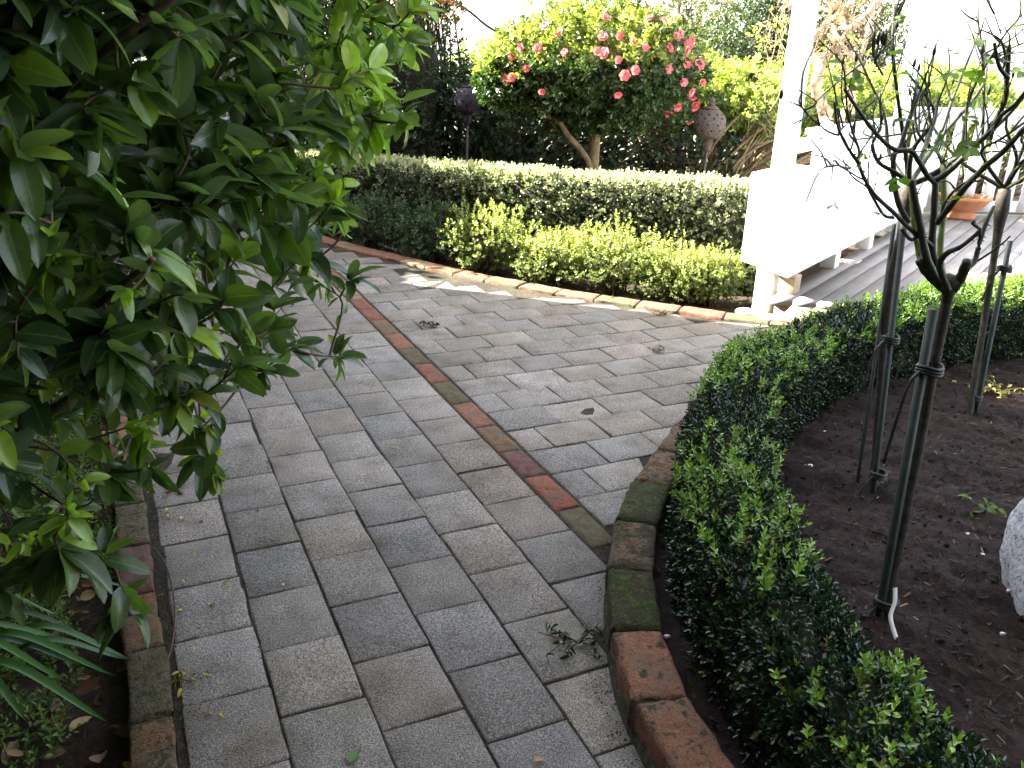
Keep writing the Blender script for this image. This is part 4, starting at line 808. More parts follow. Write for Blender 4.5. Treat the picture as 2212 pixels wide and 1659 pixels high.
front = [
 (Z7([(1400, 1400), (1330, 1340), (1240, 1250), (1190, 1160)]), .013, .012, 0, .0, False),
 (Z7([(1195, 1175), (1180, 1090), (1150, 900), (1140, 760), (1130, 620)]), .0075, .007, 0, .05, True),
 (Z7([(1400, 1400), (1310, 1290), (1240, 1130), (1195, 900), (1155, 700), (1135, 575)]), .012, .0085, 0, -.03, False),
 (Z7([(1420, 1390), (1330, 1250), (1285, 1060), (1300, 820), (1310, 590)]), .0115, .009, 0, .02, False),
 (Z7([(1430, 1360), (1360, 1250), (1345, 1050), (1370, 800), (1368, 500), (1385, 440)]), .010, .0075, 0, .1, True),
 (Z7([(1400, 1380), (1340, 1200), (1395, 1110), (1500, 1060), (1620, 960), (1640, 930)]), .010, .004, -.02, -.1, False),
 (Z7([(1430, 1380), (1500, 1280), (1545, 1165)]), .016, .013, 0, -.03, False),
 (Z7([(1540, 1220), (1600, 1160), (1640, 1010), (1690, 870), (1740, 765)]), .0085, .005, -.02, .02, False),
 (Z7([(1640, 990), (1630, 930), (1580, 890), (1600, 870)]), .005, .004, 0, 0, False),
 (Z7([(1590, 1185), (1700, 1115), (1800, 1040), (1860, 985)]), .0035, .002, 0, -.05, False),
 (Z7([(1275, 1050), (1130, 940), (1000, 810), (870, 690), (790, 570), (735, 440), (680, 360), (620, 250), (585, 160), (565, 0)]), .0065, .0028, 0, -.12, False),
 (Z7([(600, 240), (540, 225), (470, 180), (370, 90), (310, 10)]), .003, .0015, -.1, -.1, False),
 (Z7([(790, 570), (740, 550), (640, 490), (590, 465), (510, 472)]), .0026, .0012, -.05, -.1, False),
 (Z7([(1000, 850), (930, 830), (860, 720), (800, 600), (745, 450), (745, 350), (700, 220), (660, 60), (650, -60)]), .0042, .0025, .02, -.05, False),
 (Z7([(1130, 600), (1010, 515), (900, 450), (855, 370), (850, 290), (905, 180), (905, 60), (900, -60)]), .0062, .0035, 0, .05, False),
 (Z7([(1310, 595), (1250, 540), (1190, 440), (1130, 360), (1020, 350), (930, 290), (830, 180), (750, 70), (690, -20), (640, -100)]), .0078, .004, 0, -.08, False),
 (Z7([(1110, 890), (1030, 720), (1000, 520), (1005, 380), (1040, 350), (1090, 200), (1165, -10), (1200, -90)]), .0085, .0055, 0, .08, False),
 (Z7([(1190, 430), (1230, 330), (1270, 230), (1310, 100), (1330, -40)]), .0062, .004, 0, .1, False),
 (Z7([(1300, 580), (1390, 520), (1500, 420), (1600, 320), (1700, 220), (1790, 60), (1830, -60), (1835, -180), (1845, -310), (1850, -420)]), .0092, .0055, 0, -.08, False),
 (Z7([(1610, 310), (1740, 190), (1800, 90), (1890, 20), (1980, -90), (2040, -150)]), .0065, .004, -.05, -.15, False),
 (Z7([(1320, 890), (1430, 750), (1560, 590), (1690, 460), (1800, 370), (1900, 260), (2020, 130)]), .0085, .006, 0, -.15, False),
 (Z7([(1690, 460), (1650, 350), (1790, 270), (1960, 150)]), .004, .003, -.05, -.1, False),
 (Z7([(1280, 1060), (1200, 980), (1130, 1010), (1060, 935)]), .0055, .005, 0, -.02, False),
 (Z7([(1370, 500), (1330, 380), (1240, 300), (1180, 220), (1160, 100), (1170, 0)]), .0045, .003, .1, .1, False),
 (Z7([(1340, 880), (1380, 740), (1480, 620), (1600, 550), (1720, 430)]), .0042, .003, .05, .0, False),
 (Z7([(1400, 500), (1340, 400), (1260, 300)]), .003, .002, 0, .05, False),
 (Z3_([(2090, 330), (2070, 240), (2040, 200), (1960, 160)]), .004, .0015, -.08, -.1, False),
 (Z3_([(2060, 180), (2030, 90), (2000, 10), (1990, -40)]), .0016, .0008, -.08, -.1, False),
 (Z3_([(2100, 420), (2050, 350), (2025, 230)]), .0055, .004, -.08, -.1, False),
 (Z3_([(1430, 400), (1385, 310), (1375, 240), (1380, 200)]), .003, .002, .05, .0, False),
 (Z3_([(1400, 520), (1310, 600), (1260, 640), (1190, 710)]), .003, .002, .05, .0, False)]
e, mc, mg, ml, mbud, rg, b = rose('nearest standard rose with thick dark pruned canes spreading over the mulch', (1905, 1345), 1.79, [(1975, 1010), (2015, 800), (2047, 640), (2050, 600)], front, 5, .0118, leaves=34)
for (x, y), (dx, dz), s_, n_ in [((2060, 150), (.6, .1), .045, 2), ((2050, 200), (-.8, -.1), .036, 1), ((1400, 370), (-.7, .1), .045, 1), ((1400, 340), (.5, .4), .032, 1), ((1440, 380), (.8, -.1), .036, 1), ((1240, 440), (-.6, -.5), .045, 1),
                                ((1310, 440), (-.8, .1), .04, 1), ((1880, 340), (-.6, -.3), .032, 2), ((1990, 440), (-.2, -.7), .038, 1), ((1880, 300), (-.6, .1), .024, 1), ((1740, 620), (.2, -.8), .035, 1), ((1640, 640), (-.7, 0), .026, 2), ((1900, 700), (-.3, -.6), .035, 2), ((1800, 590), (.5, -.2), .03, 1),
                                ((1560, 890), (.1, -.7), .042, 1), ((1590, 800), (.6, .1), .028, 2), ((1200, 1090), (-.7, 0), .022, 1), ((1330, 1120), (.6, -.1), .02, 1), ((1360, 740), (-.1, -.5), .03, 1), ((1170, 740), (-.5, 0), .02, 1), ((1700, 400), (.7, .1), .024, 1), ((1370, 560), (-.8, -.1), .035, 1), ((1800, 790), (.5, .2), .026, 2), ((1720, 1080), (.5, .3), .026, 1), ((1960, 380), (.4, .4), .03, 1), ((2070, 380), (-.5, .3), .026, 1)]:
    spray(ml, D(*z3(x, y), 1.72), (dx, rg.normal() * .3, dz), rg, s_ * .74, rg.uniform(0, .6), n_)
for x, y in [(1382, 200), (1408, 205), (1430, 200), (1445, 205)]:
    p = D(*z3(x, y), 1.75); tube(mc, [D(*z3(1388, 330), 1.75), D(*z3(x, y + 40), 1.75), p], .0014, 5); tube(mbud, [p - [0, 0, .012], p - [0, 0, .006], p + [0, 0, .004], p + [0, 0, .014]], [.0015, .0036, .0038, .0007], 8)
for x, y in [(1700, 300), (1595, 360), (1620, 380), (1415, 850), (1990, 510), (1955, 290)]:
    p = D(*z3(x, y), 1.75); tube(mc, [p - [0, 0, .06], p], .0012, 5); lathe_bud(mbud, p, rg)
finish(e, mc, mg, ml, mbud); roseb = b
e, mc, mg, ml, mbud, rg, b2 = rose('second standard rose behind the nearest one, held between dark stakes', (1888, 1068), 2.48, [(1905, 800), (1925, 600), (1948, 500), (1962, 403)], [], 9, .012, 7, leaves=40); finish(e, mc, mg, ml, mbud)
e, mc, mg, ml, mbud, rg, b3 = rose('third standard rose at the right edge, farthest over toward the deck', (2092, 905), 3.13, [(2125, 700), (2150, 540), (2170, 409)], [], 14, .012, 8, leaves=30); finish(e, mc, mg, ml, mbud)
def stake(p0, p1, w_, lab, ties, mat='stake', hang=None):
    p0 = np.array(p0); p1 = np.array(p1); e = thing('garden_stake', lab, 'stake', p0); mb = MB(); d_ = nrm(p1 - p0)
    n = 10; a = np.linspace(0, 2 * np.pi, n, endpoint=False); rr_ = np.array([1.15, 1.0, 1.12, .98, 1.15, 1.15, 1.0, 1.12, .98, 1.15]) * w_ / 2; X = nrm(np.cross(d_, [0, 1, 0])); Y = np.cross(d_, X)
    V = [q + X * r_ * math.cos(t) + Y * r_ * math.sin(t) for q in (p0 - d_ * .03, p1) for t, r_ in zip(a, rr_)]
    mb.add(V, [np.array([[i, (i + 1) % n, n + (i + 1) % n, n + i] for i in range(n)]), np.array([[n + i for i in range(n)]])]); mb.build('rod', M[mat], e)
    for k, (f_, off, ln) in enumerate(ties):
        c = p0 + (p1 - p0) * f_ + np.array(off); mb = MB(); a = np.linspace(0, 2 * np.pi, 21); rt = w_ * 1.25
        for dz in (-.007, 0, .007): tube(mb, np.c_[c[0] + rt * 1.15 * np.cos(a), c[1] + rt * np.sin(a), np.full(21, c[2] + dz) + .003 * np.sin(a * 2)], .0045, 6)
        if ln: tube(mb, smoothline([c + [-rt, -.01, 0], c + [-rt - .022, -.015, -.03], c + [-rt - .035, -.02, -ln * .5], c + [-rt - .045, -.02, -ln]], 5), .0042, 6)
        mb.build('tie', M['tie'], e, True)
q0 = roseb + np.array([-.015, -.010, 0]); q1 = D(2016, 668, 1.772)
stake(q0, q1, .018, 'dark grooved stake tied to the nearest rose trunk, with a hanging black tie end', [(.83, (.015, 0, 0), .22), (.08, (.012, 0, 0), .05)])
stake(b2 + [-.012, -.02, 0], D(1952, 480, 2.45), .016, 'dark green stake leaning against the second rose trunk', [(.60, (0, 0, 0), .16), (.09, (.01, 0, 0), .12)])
stake(b2 + [-.045, .03, 0], D(1932, 484, 2.50), .010, 'thin black rod left of the second rose, forming a narrow V with the stake', [])
stake(b3 + [.035, .02, 0], D(2182, 520, 3.15), .017, 'grey-green stake to the right of the third rose trunk', [(.12, (-.015, 0, 0), 0), (.85, (0, 0, 0), .12)])
# label tag
mb = MB(); t0 = D(1934, 1270, 1.72); t1 = D(1924, 1335, 1.69); t2 = D(1938, 1385, 1.665)
P = smoothline([t0, (t0 + t1) / 2 + [.004, 0, 0], t1, t2], 5); wv = np.array([.006, .002, 0]); V = np.concatenate([P - wv, P + wv, P - wv + [0, .0012, 0], P + wv + [0, .0012, 0]]); k = len(P); q = np.arange(k - 1)
mb.add(V, [np.concatenate([np.stack([q, q + k, q + k + 1, q + 1], -1), np.stack([q + 2 * k, q + 2 * k + 1, q + 3 * k + 1, q + 3 * k], -1), np.stack([q, q + 1, q + 2 * k + 1, q + 2 * k], -1), np.stack([q + k, q + 3 * k, q + 3 * k + 1, q + k + 1], -1)])])
tag(mb.build('plant_label', M['label'], None, True), 'blank white plastic strip label hanging at the foot of the nearest rose', 'plant label')
# granite
import bmesh
bm = bmesh.new(); bmesh.ops.create_icosphere(bm, subdivisions=6, radius=1)
for v in bm.verts:
    p = v.co.copy(); f = 1 / max(abs(p.x) ** 4 + abs(p.y) ** 4 + abs(p.z) ** 4, 1e-6) ** .25
    p = p * f; a = np.array(p)
    d = .07 * wob(a, 2.2, 31) + .035 * wob(a, 6, 32) + .016 * wob(a, 17, 33) + .010 * wob(a, 41, 34)
    p = p * (1 + d); z = p.z; s_ = 1.0 - .22 * max(z, 0) - .32 * max(-z - .3, 0)
    v.co = Vector((p.x * .185 * s_ + .045 * max(z, 0), p.y * .17 * s_, z * .27))
me = bpy.data.meshes.new('granite_boulder'); bm.to_mesh(me); bm.free(); me.materials.append(M['granite'])
for p in me.polygons: p.use_smooth = True
o = bpy.data.objects.new('granite_boulder', me); COL.objects.link(o); o.location = (1.44, 1.80, .225); o.scale = (1, 1, 1.12)
tag(o, 'rough pale speckled granite rock at the right edge of the mulch bed', 'rock')

# ================================================================== BIG OVERHANGING SHRUB
sr = np.random.default_rng(77)
def dens(u, v):      # leaf density over the picture of the shrub
    if u > 1020: return 0
    edge = np.interp(v, [-700, -100, 0, 60, 120, 230, 300, 350, 400, 470, 520, 580, 640, 760, 800, 860, 950, 1050, 1200, 1330, 1400], [1000, 930, 900, 885, 865, 860, 810, 760, 770, 730, 660, 640, 700, 660, 560, 430, 330, 300, 200, 60, -200])
    if u > edge: return 0
    d_ = 1.
    if 380 < u < 660 and 430 < v < 720: d_ = .5
    if u > 640 and v > 520: d_ = .5
    if u > 420 and v > 640: d_ = .45
    if v > 900: d_ = .42 if u < 150 else .25
    return d_
tips = []
while len(tips) < 1500:
    u = sr.uniform(-420, 910); v = sr.uniform(-620, 1330)
    if sr.uniform() > dens(u, v): continue
    near_ = np.interp(u, [-400, 0, 300, 600, 900], [.75, .80, .95, 1.3, 1.75]); Y = near_ + sr.uniform(0, 1) ** 1.25 * np.interp(u, [-400, 900], [1.6, 1.0])
    p = D(u, v, Y)
    if p[2] < .10 or p[2] > 2.6: continue
    tips.append((p, u, v))
explicit = [((760, 600), 1.65), ((735, 770), 1.6), ((640, 745), 1.5), ((700, 620), 1.7), ((580, 800), 1.45), ((470, 1040), 1.35), ((430, 930), 1.35), ((330, 1010), 1.2), ((280, 1330), 1.0), ((240, 1200), .95), ((440, 1000), 1.35), ((300, 550), 1.0), ((490, 640), 1.2), ((640, 440), 1.3), ((660, 545), 1.5), ((270, 640), .9), ((890, 20), 1.7), ((880, 90), 1.75), ((870, 270), 1.6), ((860, 215), 1.6), ((800, 150), 1.5), ((750, 190), 1.4)]
for (u, v), Y in explicit: tips.append((D(u, v, Y), u, v))
base = np.array([-1.55, 2.0, -.05])
mains = [[base, (-1.45, 1.95, .5), (-1.25, 1.8, .95), (-1.05, 1.75, 1.5), (-.9, 1.8, 2.1)], [base, (-1.5, 1.7, .45), (-1.3, 1.35, .8), (-1.0, 1.15, 1.15), (-.75, 1.1, 1.6)], [base, (-1.35, 2.1, .4), (-1.0, 2.05, .75), (-.75, 2.0, 1.05), (-.55, 2.0, 1.4)],
         [base, (-1.3, 1.7, .3), (-1.0, 1.5, .55), (-.75, 1.45, .72), (-.55, 1.5, .80)], [base, (-1.6, 1.5, .4), (-1.5, 1.0, .8), (-1.3, .6, 1.3), (-1.2, .4, 2.)],
         [D(60, 330, 1.15), D(105, 231, 1.05), D(231, 108, 1.0), D(370, 0, 1.0), D(480, -90, 1.0)], [base, D(0, 760, 1.3), D(150, 700, 1.1), D(270, 610, .98), D(330, 560, .93)]]
mt_ = MB(); nodes = []
for i, mline in enumerate(mains):
    Q = smoothline(mline, 7); R = np.linspace(.020 if i < 5 else .0065, .006 if i < 5 else .0035, len(Q)); tube(mt_, Q, R, 9); nodes += [q for q in Q[5:]]
nodes = list(nodes); tipd = []
order = np.argsort([min(np.linalg.norm(np.array(nodes) - t[0], axis=1)) for t in tips]); NA = np.array(nodes)
for i in order:
    p, u, v = tips[i]; dd = np.linalg.norm(NA - p, axis=1) + .35 * np.maximum(0, NA[:, 2] - p[2]) + .2 * np.maximum(0, NA[:, 0] - p[0]); a = NA[np.argmin(dd)]; L_ = np.linalg.norm(p - a)
    mid = (a + p) / 2 + sr.normal(size=3) * L_ * .12 + np.array([0, 0, L_ * .12 * sr.uniform(-1, 1)]); Q = smoothline([a, mid, p], 4); tube(mt_, Q, np.linspace(min(.002 + L_ * .006, .007), .0013, len(Q)), 5)
    NA = np.vstack([NA, Q[3:7]]); tipd.append((p, nrm(Q[-1] - Q[-3]), u, v, Q))
HI = [leaf_hi(.42, .10, .28, 8, .52, 1), leaf_hi(.50, .16, .12, 8, .52, 2), leaf_hi(.36, .08, .45, 8, .55, 3), leaf_hi(.58, .12, .1, 8, .5, 4), leaf_hi(.42, .20, .3, 8, .55, 5)]
acc = {i: [[], [], [], [], []] for i in range(len(HI))}
for p, d_, u, v, Q in tipd:
    new = sr.uniform() < (.22 if u < 700 else .42); n = sr.integers(4, 8); sz0 = sr.uniform(.044, .076) * (1.0 if not new else .75)  # share of lime shoots raised on the right fringe as painted light
    if v > 900: sz0 *= .85
    side = nrm(np.cross(d_, sr.normal(size=3))); s2 = np.cross(d_, side); rn = sr.uniform(0, 1)
    tot = n + sr.integers(3, 7)
    for k in range(tot):
        tip_ = k < n; a = k * 2.4 + sr.normal() * .3; rad = side * math.cos(a) + s2 * math.sin(a)
        if tip_: Yd = d_ * sr.uniform(.1, .9) + rad * sr.uniform(.5, 1.) + np.array([.12, -.1, sr.choice([.45, .1, -.45])]); T0 = p - d_ * sr.uniform(0, .015)
        else: q_ = Q[max(1, len(Q) - 1 - sr.integers(1, 6))]; Yd = d_ * .5 + rad + np.array([.1, 0, sr.choice([.3, -.2, -.5])]); T0 = q_
        sz = sz0 * sr.uniform(.7, 1.3); ag = (sr.uniform(.45, 1.) if tip_ else .3) if new else (sr.uniform(0, .16) + (sr.uniform(.5, 1.) if u > 690 and v < 430 else 0) + (.5 if sr.uniform() < .035 else 0))  # lime age on the upper right fringe paints light falling there
        if sr.uniform() < .012: ag = 1.6
        j = sr.integers(len(HI)); A = acc[j]; A[0].append(Yd + sr.normal(size=3) * .15); A[1].append(T0 + rad * .002); A[2].append(sz * (1 if not (tip_ and k < 2 and new) else .6)); A[3].append(ag); A[4].append(np.clip(rn * .5 + sr.uniform(0, .5), 0, 1))
dg = [D(425, 820, 1.42), D(432, 900, 1.40), D(428, 960, 1.38), D(445, 1010, 1.37), D(468, 1050, 1.36)]; Q = smoothline(dg, 5); tube(mt_, Q, np.linspace(.0022, .001, len(Q)), 5)
for (u, v), dx, dz, sz in [((432, 905), .5, .4, .036), ((428, 935), -.5, .3, .036), ((436, 940), .5, .5, .034), ((440, 985), -.8, -.2, .034), ((445, 985), .8, .3, .036), ((450, 1000), .7, -.3, .026), ((460, 1030), .6, 0, .018), ((466, 1045), .8, -.3, .018), ((425, 860), -.5, -.4, .03)]:
    A = acc[3]; A[0].append(np.array([dx, -.2, dz])); A[1].append(D(u, v, 1.38)); A[2].append(sz); A[3].append(.85); A[4].append(.9)
e = thing('overhanging_shrub', 'large evergreen shrub with glossy long leaves overhanging the left side of the path', 'shrub', base)
mb = MB()
for j in acc:
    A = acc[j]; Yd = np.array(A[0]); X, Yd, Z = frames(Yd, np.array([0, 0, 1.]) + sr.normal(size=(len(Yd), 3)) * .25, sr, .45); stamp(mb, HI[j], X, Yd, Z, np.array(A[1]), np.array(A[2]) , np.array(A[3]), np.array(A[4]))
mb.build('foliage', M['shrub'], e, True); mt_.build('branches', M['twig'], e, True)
# crown mass of the shrub further back/up (same plant kind), shades the path
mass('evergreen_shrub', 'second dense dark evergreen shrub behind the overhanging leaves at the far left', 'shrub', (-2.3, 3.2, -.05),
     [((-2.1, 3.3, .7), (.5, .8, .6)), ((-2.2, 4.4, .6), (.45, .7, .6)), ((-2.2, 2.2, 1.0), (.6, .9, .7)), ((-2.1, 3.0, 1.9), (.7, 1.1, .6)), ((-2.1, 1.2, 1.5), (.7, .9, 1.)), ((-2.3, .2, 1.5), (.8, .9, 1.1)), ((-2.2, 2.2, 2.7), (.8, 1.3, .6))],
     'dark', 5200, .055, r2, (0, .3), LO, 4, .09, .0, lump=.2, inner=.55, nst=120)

# ================================================================== LEFT BED
br = np.random.default_rng(55)
def leftbed(m, y0=.9, y1=4.2, w_=1.7):
    y = br.uniform(y0, y1, m); xr = np.interp(y, leftE[:, 1], leftE[:, 0]) - .11; x = xr - br.uniform(0, w_, m) ** 1.1; return np.c_[x, y, -.045 + .014 * wob(np.c_[x, y], 9, 1)]
P = leftbed(1500); P[:, 2] += br.uniform(0, .012, len(P)); Y = np.c_[br.normal(size=(len(P), 2)), br.normal(size=len(P)) * .25]; mb = MB(); X, Y, Z = frames(Y, np.array([0, 0, 1.]) + np.zeros(P.shape), br, .6)
ag = br.choice([0, .15, .4, .8, 1.5], len(P), p=[.45, .25, .15, .1, .05])
for j in range(3): k = np.arange(len(P)) % 3 == j; stamp(mb, leaf_hi(.5, .25, .35 * (j - 1), 6, .6, j), X[k], Y[k], Z[k], P[k], br.uniform(.02, .055, k.sum()), ag[k], br.uniform(0, 1, k.sum()))
stuff(mb.build('leaf_litter', M['litter'], None, True), 'dry brown and tan fallen leaves over the left garden bed', 'leaf litter')
P = leftbed(7000, .95, 4.0, 1.5); k = wob(P[:, :2], 4, 7) > -.25; P = P[k]; P = P[(np.interp(P[:, 1], leftE[:, 1], leftE[:, 0]) - P[:, 0] > .22) | (P[:, 1] > 1.9)]; mb = MB()
shoots(mb, P, np.array([0, 0, 1.]) + br.normal(size=P.shape) * .45, LO, br, .017, 4, .05, br.uniform(0, .9, len(P)), 1.2, .1)
stuff(mb.build('ground_cover', M['weed']), 'small-leaved green weeds covering the left garden bed', 'ground cover')
# strap leaved plant
e = thing('strap_leaf_plant', 'clump of long arching strap leaves in the bottom left corner', 'plant', (-1.22, 1.42, -.05)); mb = MB()
tg = [((295, 1270), 1.62), ((250, 1460), 1.3), ((278, 1425), 1.42), ((200, 1395), 1.4), ((170, 1360), 1.45), ((235, 1560), 1.2), ((285, 1425), 1.4), ((190, 1440), 1.35), ((130, 1330), 1.5), ((60, 1340), 1.4), ((60, 1560), 1.15), ((150, 1475), 1.3), ((110, 1255), 1.55), ((10, 1290), 1.5)]
for (u, v), Y in tg:
    tip = G(u, v, .05 + br.uniform(0, .06)); b_ = np.array([-1.24 + br.normal() * .04, 1.42 + br.normal() * .05, -.04]); mid = (b_ + tip) / 2 + [0, 0, .12 + br.uniform(0, .05)]
    Q = smoothline([b_, mid, tip], 8); n = len(Q); tt = nrm(np.gradient(Q, axis=0)); sd = nrm(np.cross(tt, [0, 0, 1])); wv = .011 * np.sin(np.pi * np.clip(np.linspace(.12, 1, n), 0, 1)) ** .5; V = []
    for a in (-1, 0, 1): V.append(Q + sd * (wv * a)[:, None] - (np.array([0, 0, .004]) if a == 0 else 0))
    V = np.concatenate(V); q = np.arange(n - 1); mb.add(V, [np.concatenate([np.stack([q + c * n, q + 1 + c * n, q + 1 + (c + 1) * n, q + (c + 1) * n], -1) for c in (0, 1)])], lc=(0, .5, br.uniform()), age=br.uniform(0, .6))
mb.build('leaves', M['strap'], e, True)

# ================================================================== SMALL THINGS ON THE GROUND
def one_leaf(u, v, z, size, mat, age, lab, name='fallen_leaf', rot=None, w_=.5, cat='leaf', group=None, curl=.25):
    p = G(u, v, z); a = br.uniform(0, 6.28) if rot is None else rot; mb = MB(); Yd = np.array([[math.cos(a), math.sin(a), .05]]); X, Yd, Z = frames(Yd, np.array([[0, 0, 1.]]), br, .15)
    stamp(mb, leaf_hi(w_, .2, curl, 7, .6, 2), X, Yd, Z, np.array([p]) - Yd * size / 2 + [0, 0, .004 + curl * .01], [size], [age], [.6])
    return tag(mb.build(name, M[mat], None, True), lab, cat, group)
one_leaf(765, 1638, .003, .034, 'strap', .8, 'pale green oval leaf lying on the pavers at the bottom edge', rot=1.2, w_=.62, curl=.05)
one_leaf(1165, 1645, .003, .026, 'litter', 1.6, 'curled orange-brown leaf on the pavers near the raised kerb', rot=.4, w_=.5, curl=.3)
one_leaf(852, 968, .003, .035, 'yellow', .7, 'narrow pale yellow leaf on a paver left of the brick strip', rot=-.3, w_=.2, curl=.05)
one_leaf(175, 1565, -.035, .052, 'litter', .9, 'large tan leaf lying under the strap leaves in the left bed', rot=1.0, w_=.5, curl=.1)
one_leaf(215, 1635, -.035, .05, 'litter', .2, 'crumpled brown leaf at the bottom of the left bed', rot=2.0, w_=.7, curl=.5)
one_leaf(275, 1655, -.03, .026, 'yellow', 1.8, 'small orange leaf beside the bottom end of the left edging', rot=2.0, w_=.6, curl=.2)
one_leaf(408, 990, .003, .04, 'yellow', .2, 'yellow-green leaf near the dangling twig on the left pavers', rot=.6, w_=.5, curl=.1)
one_leaf(1288, 1355, .004, .022, 'yellow', 1.9, 'small tan oval leaf resting on the wilted sprig by the kerb', rot=1.5, w_=.6, curl=.1)
proto = None
for k in range(46):
    t = br.uniform(0, 1) ** .8; y = 1.2 + 2.0 * t; x = np.interp(y, leftE[:, 1], leftE[:, 0]) + .012 + abs(br.normal()) * .06 + (br.uniform(0, .35) if br.uniform() < .25 else 0)
    if proto is None:
        mb = MB(); X, Yd, Z = frames(np.array([[1., .3, .1]]), np.array([[0, 0, 1.]]), br, .1); stamp(mb, leaf_hi(.55, .3, .4, 5, .6, 2), X, Yd, Z, np.zeros((1, 3)), [1.], [.3], [.6]); proto = mb.build('fallen_leaf', M['yellow'], None, True); pr2 = None
        mb = MB(); stamp(mb, leaf_hi(.5, .25, .6, 5, .6, 3), X, Yd, Z, np.zeros((1, 3)), [1.], [1.9], [.5]); pr2 = mb.build('fallen_leaf', M['yellow'], None, True)
        os_ = [proto, pr2]; used = [False, False]
    j = int(br.uniform() < .35); o = os_[j] if not used[j] else os_[j].copy()
    if used[j]: COL.objects.link(o)
    used[j] = True; s_ = br.uniform(.010, .022); o.location = (x, y, .005); o.scale = (s_, s_, s_); o.rotation_euler = (br.normal() * .3, br.normal() * .3, br.uniform(0, 6.28))
    tag(o, ['small yellow fallen leaf on the pavers along the left brick edging', 'small orange-brown fallen leaf on the pavers along the left brick edging'][j], 'leaf', ['yellow leaves fallen along the left edging', 'orange leaves fallen along the left edging'][j])
# crumbs, moss and leaf bits caught in the paving joints
jr = np.random.default_rng(91); J = []
for c in edges[:9]: t = jr.uniform(.4, 4.5, 420); J.append(np.stack([CT(c + jr.normal() * .004, x) for x in t]))
for t0 in rows[3:20]: c = jr.uniform(1.2, 3.2, 90); J.append(np.stack([CT(x, t0 + jr.normal() * .003) for x in c]))
J = np.vstack(J); jc, jt = toct(J); k = (jc > cl(jt) + .01) & (jc < cr(jt) - .01) & (jt < tf(jc) - .02) & (wob(J, 5, 17) > -.1); J = J[k]
near_ = leftE[5:11]; E_ = np.stack([np.interp(y, leftE[:, 1], leftE[:, 0]) for y in jr.uniform(.9, 3.6, 700)]); ey = jr.uniform(.9, 3.6, 700); ex = np.interp(ey, leftE[:, 1], leftE[:, 0]) + np.abs(jr.normal(size=700)) * .028 + .004; J = np.vstack([J, np.c_[ex, ey]])
ky = jr.uniform(.9, 2.6, 500); kx = np.interp(ky, plE[:, 1], plE[:, 0]) - np.abs(jr.normal(size=500)) * .022 - .008; J = np.vstack([J, np.c_[kx, ky]])
Y = jr.normal(size=(len(J), 3)) * [1, 1, .5]; X, Y, Z = frames(Y, np.array([0, 0, 1.]) + np.zeros(Y.shape), jr, 1.); mb = MB()
stamp(mb, oct_, X, Y, Z, np.c_[J + jr.normal(size=J.shape) * .003, np.full(len(J), .0)], jr.uniform(.0008, .0028, len(J)), jr.choice([0., .5, 1.6], len(J), p=[.7, .22, .08]), jr.uniform(0, 1, len(J)))
M['crumb'] = leaf_mat('joint_crumb', (.035, .028, .018), (.07, .10, .02), rough=.9, trans=0.)
stuff(mb.build('joint_crumbs', M['crumb']), 'dark crumbs and moss bits caught in the joints of the paving', 'debris')
# wilted sprig
def sprig(u, v, z, n, L_, mat, lab, age, seed, name='fallen_sprig', size=.022):
    g = np.random.default_rng(seed); p = G(u, v, z); e = thing(name, lab, 'sprig', p); ms = MB(); ml = MB()
    for k in range(n):
        a = g.uniform(0, 6.28); d_ = np.array([math.cos(a), math.sin(a), .12]); l = L_ * g.uniform(.4, 1); Q = smoothline([p + [0, 0, .006], p + d_ * l * .5 + g.normal(size=3) * .008 + [0, 0, .012], p + d_ * l + g.normal(size=3) * .01], 4); Q[:, 2] = np.maximum(Q[:, 2], z + .003); tube(ms, Q, np.linspace(.002, .001, len(Q)), 5)
        m = g.integers(3, 7); T0 = Q[g.integers(2, len(Q), m)]; Y = g.normal(size=(m, 3)) * [1, 1, .4]; X, Y, Z = frames(Y, np.array([0, 0, 1.]) + np.zeros((m, 3)), g, .6); stamp(ml, leaf_hi(.45, .3, .5, 5, .6, 2), X, Y, Z, T0, g.uniform(.6, 1.2, m) * size, np.full(m, age), g.uniform(0, 1, m))
    ms.build('stem', M['twig'], e, True); ml.build('leaves', M[mat], e, True)
sprig(1250, 1392, .004, 9, .10, 'box', 'wilted dark green sprig lying on the pavers against the raised kerb', .05, 3, size=.024)
sprig(368, 1060, .004, 4, .05, 'litter', 'small dry brown sprig on the left pavers below the dangling twig', .1, 4)
sprig(395, 1462, .004, 4, .04, 'yellow', 'little yellow-green sprig at the left edging near the bottom of the path', .3, 5)
sprig(925, 703, .004, 6, .06, 'box', 'tiny dark sprig on the pavers right of the brick strip', .1, 6)
sprig(1435, 758, .004, 4, .07, 'litter', 'thin dry twig on the pavers in the middle of the wide paving', .05, 7)
sprig(1440, 680, .004, 5, .07, 'litter', 'small brown twig near the sunlit curved edging', .05, 8)
sprig(2125, 1105, .06, 4, .08, 'weed', 'cut green sprig with pale stem on the mulch left of the granite rock', .3, 10, size=.03)
sprig(1900, 1040, .05, 5, .06, 'weed', 'withered green leaves on the mulch beside the second rose', .2, 11)
sprig(2160, 850, .05, 16, .20, 'yellow', 'heap of pulled yellowing weeds on the mulch beyond the third rose', .2, 12, size=.022)
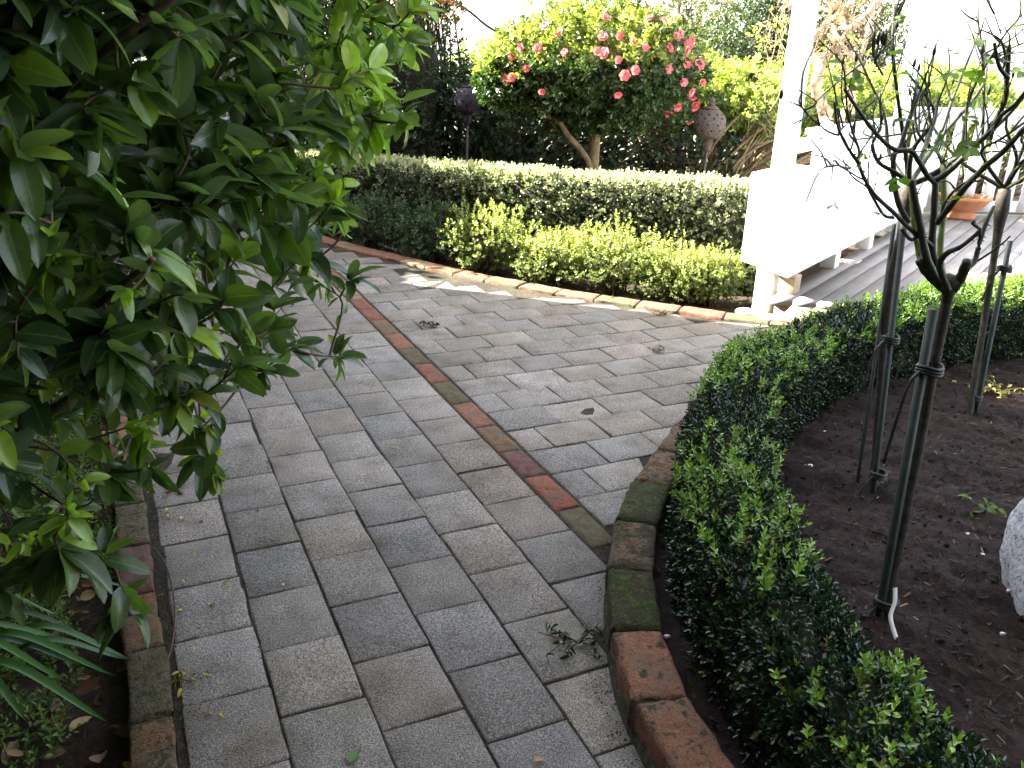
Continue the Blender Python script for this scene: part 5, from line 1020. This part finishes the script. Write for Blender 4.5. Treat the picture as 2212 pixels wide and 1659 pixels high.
mb = MB(); tube(mb, smoothline([G(335, 1185, .01), G(362, 1230, .02), G(378, 1310, .02), G(372, 1390, .012), G(356, 1440, .01)], 6), .0022, 6)
tag(mb.build('curved_stalk', M['twig'], None, True), 'thin curved brown stalk lying beside the left brick edging', 'stalk')
chips = [(1676, 1077, .014, 'white oval shell chip on the mulch near the hedge'), (1747, 1010, .02, 'white and tan shell fragment on the mulch left of the second rose'), (1780, 938, .010, 'small cream chip on the mulch near the far hedge'), (2168, 1365, .012, 'pale stone chip at the foot of the granite rock'), (2120, 1200, .012, 'flat pale chip left of the granite rock'), (2090, 1150, .010, 'thin pale chip on the open mulch'), (1440, 1380, .012, 'cream chip between the kerb and the hedge'), (2175, 1290, .010, 'tiny pale chip lying close to the granite rock')]
for i, (u, v, s_, lab) in enumerate(chips):
    p = G(u, v, .05); p[2] = mulchz(p[0], p[1]) + .003; mb = MB(); g = np.random.default_rng(i); a = np.linspace(0, 6.28, 8)[:-1]; rr_ = s_ * (.5 + .3 * g.uniform(size=7)); V = np.vstack([[p + [0, 0, s_ * .28]], np.c_[p[0] + rr_ * np.cos(a), p[1] + rr_ * .6 * np.sin(a), np.full(7, p[2] + .002)], np.c_[p[0] + rr_ * .8 * np.cos(a), p[1] + rr_ * .5 * np.sin(a), np.full(7, p[2] - .005)]])
    mb.add(V, [np.array([[0, 1 + j, 1 + (j + 1) % 7] for j in range(7)]), np.array([[1 + j, 8 + j, 8 + (j + 1) % 7, 1 + (j + 1) % 7] for j in range(7)])]); tag(mb.build('shell_chip', M['shell'], None, True), lab, 'chip')
# footing stones under the post
for i, (x, y, s_, lab) in enumerate([(1.27, 4.55, .055, 'pale stone left of the foot of the white post'), (1.37, 4.46, .05, 'pale stone wedged before the foot of the white post')]):
    mb = MB(); a = np.linspace(-1.4, 1.4, 7); lathe(mb, [(s_ * math.cos(t) * (1 + .12 * math.sin(3 * t + i)), s_ * .5 * math.sin(t)) for t in a], (x, y, .01), 11); tag(mb.build('footing_stone', M['shell'], None, True), lab, 'stone')
print('objects', len(bpy.data.objects), 'polys', sum(len(m.polygons) for m in bpy.data.meshes))
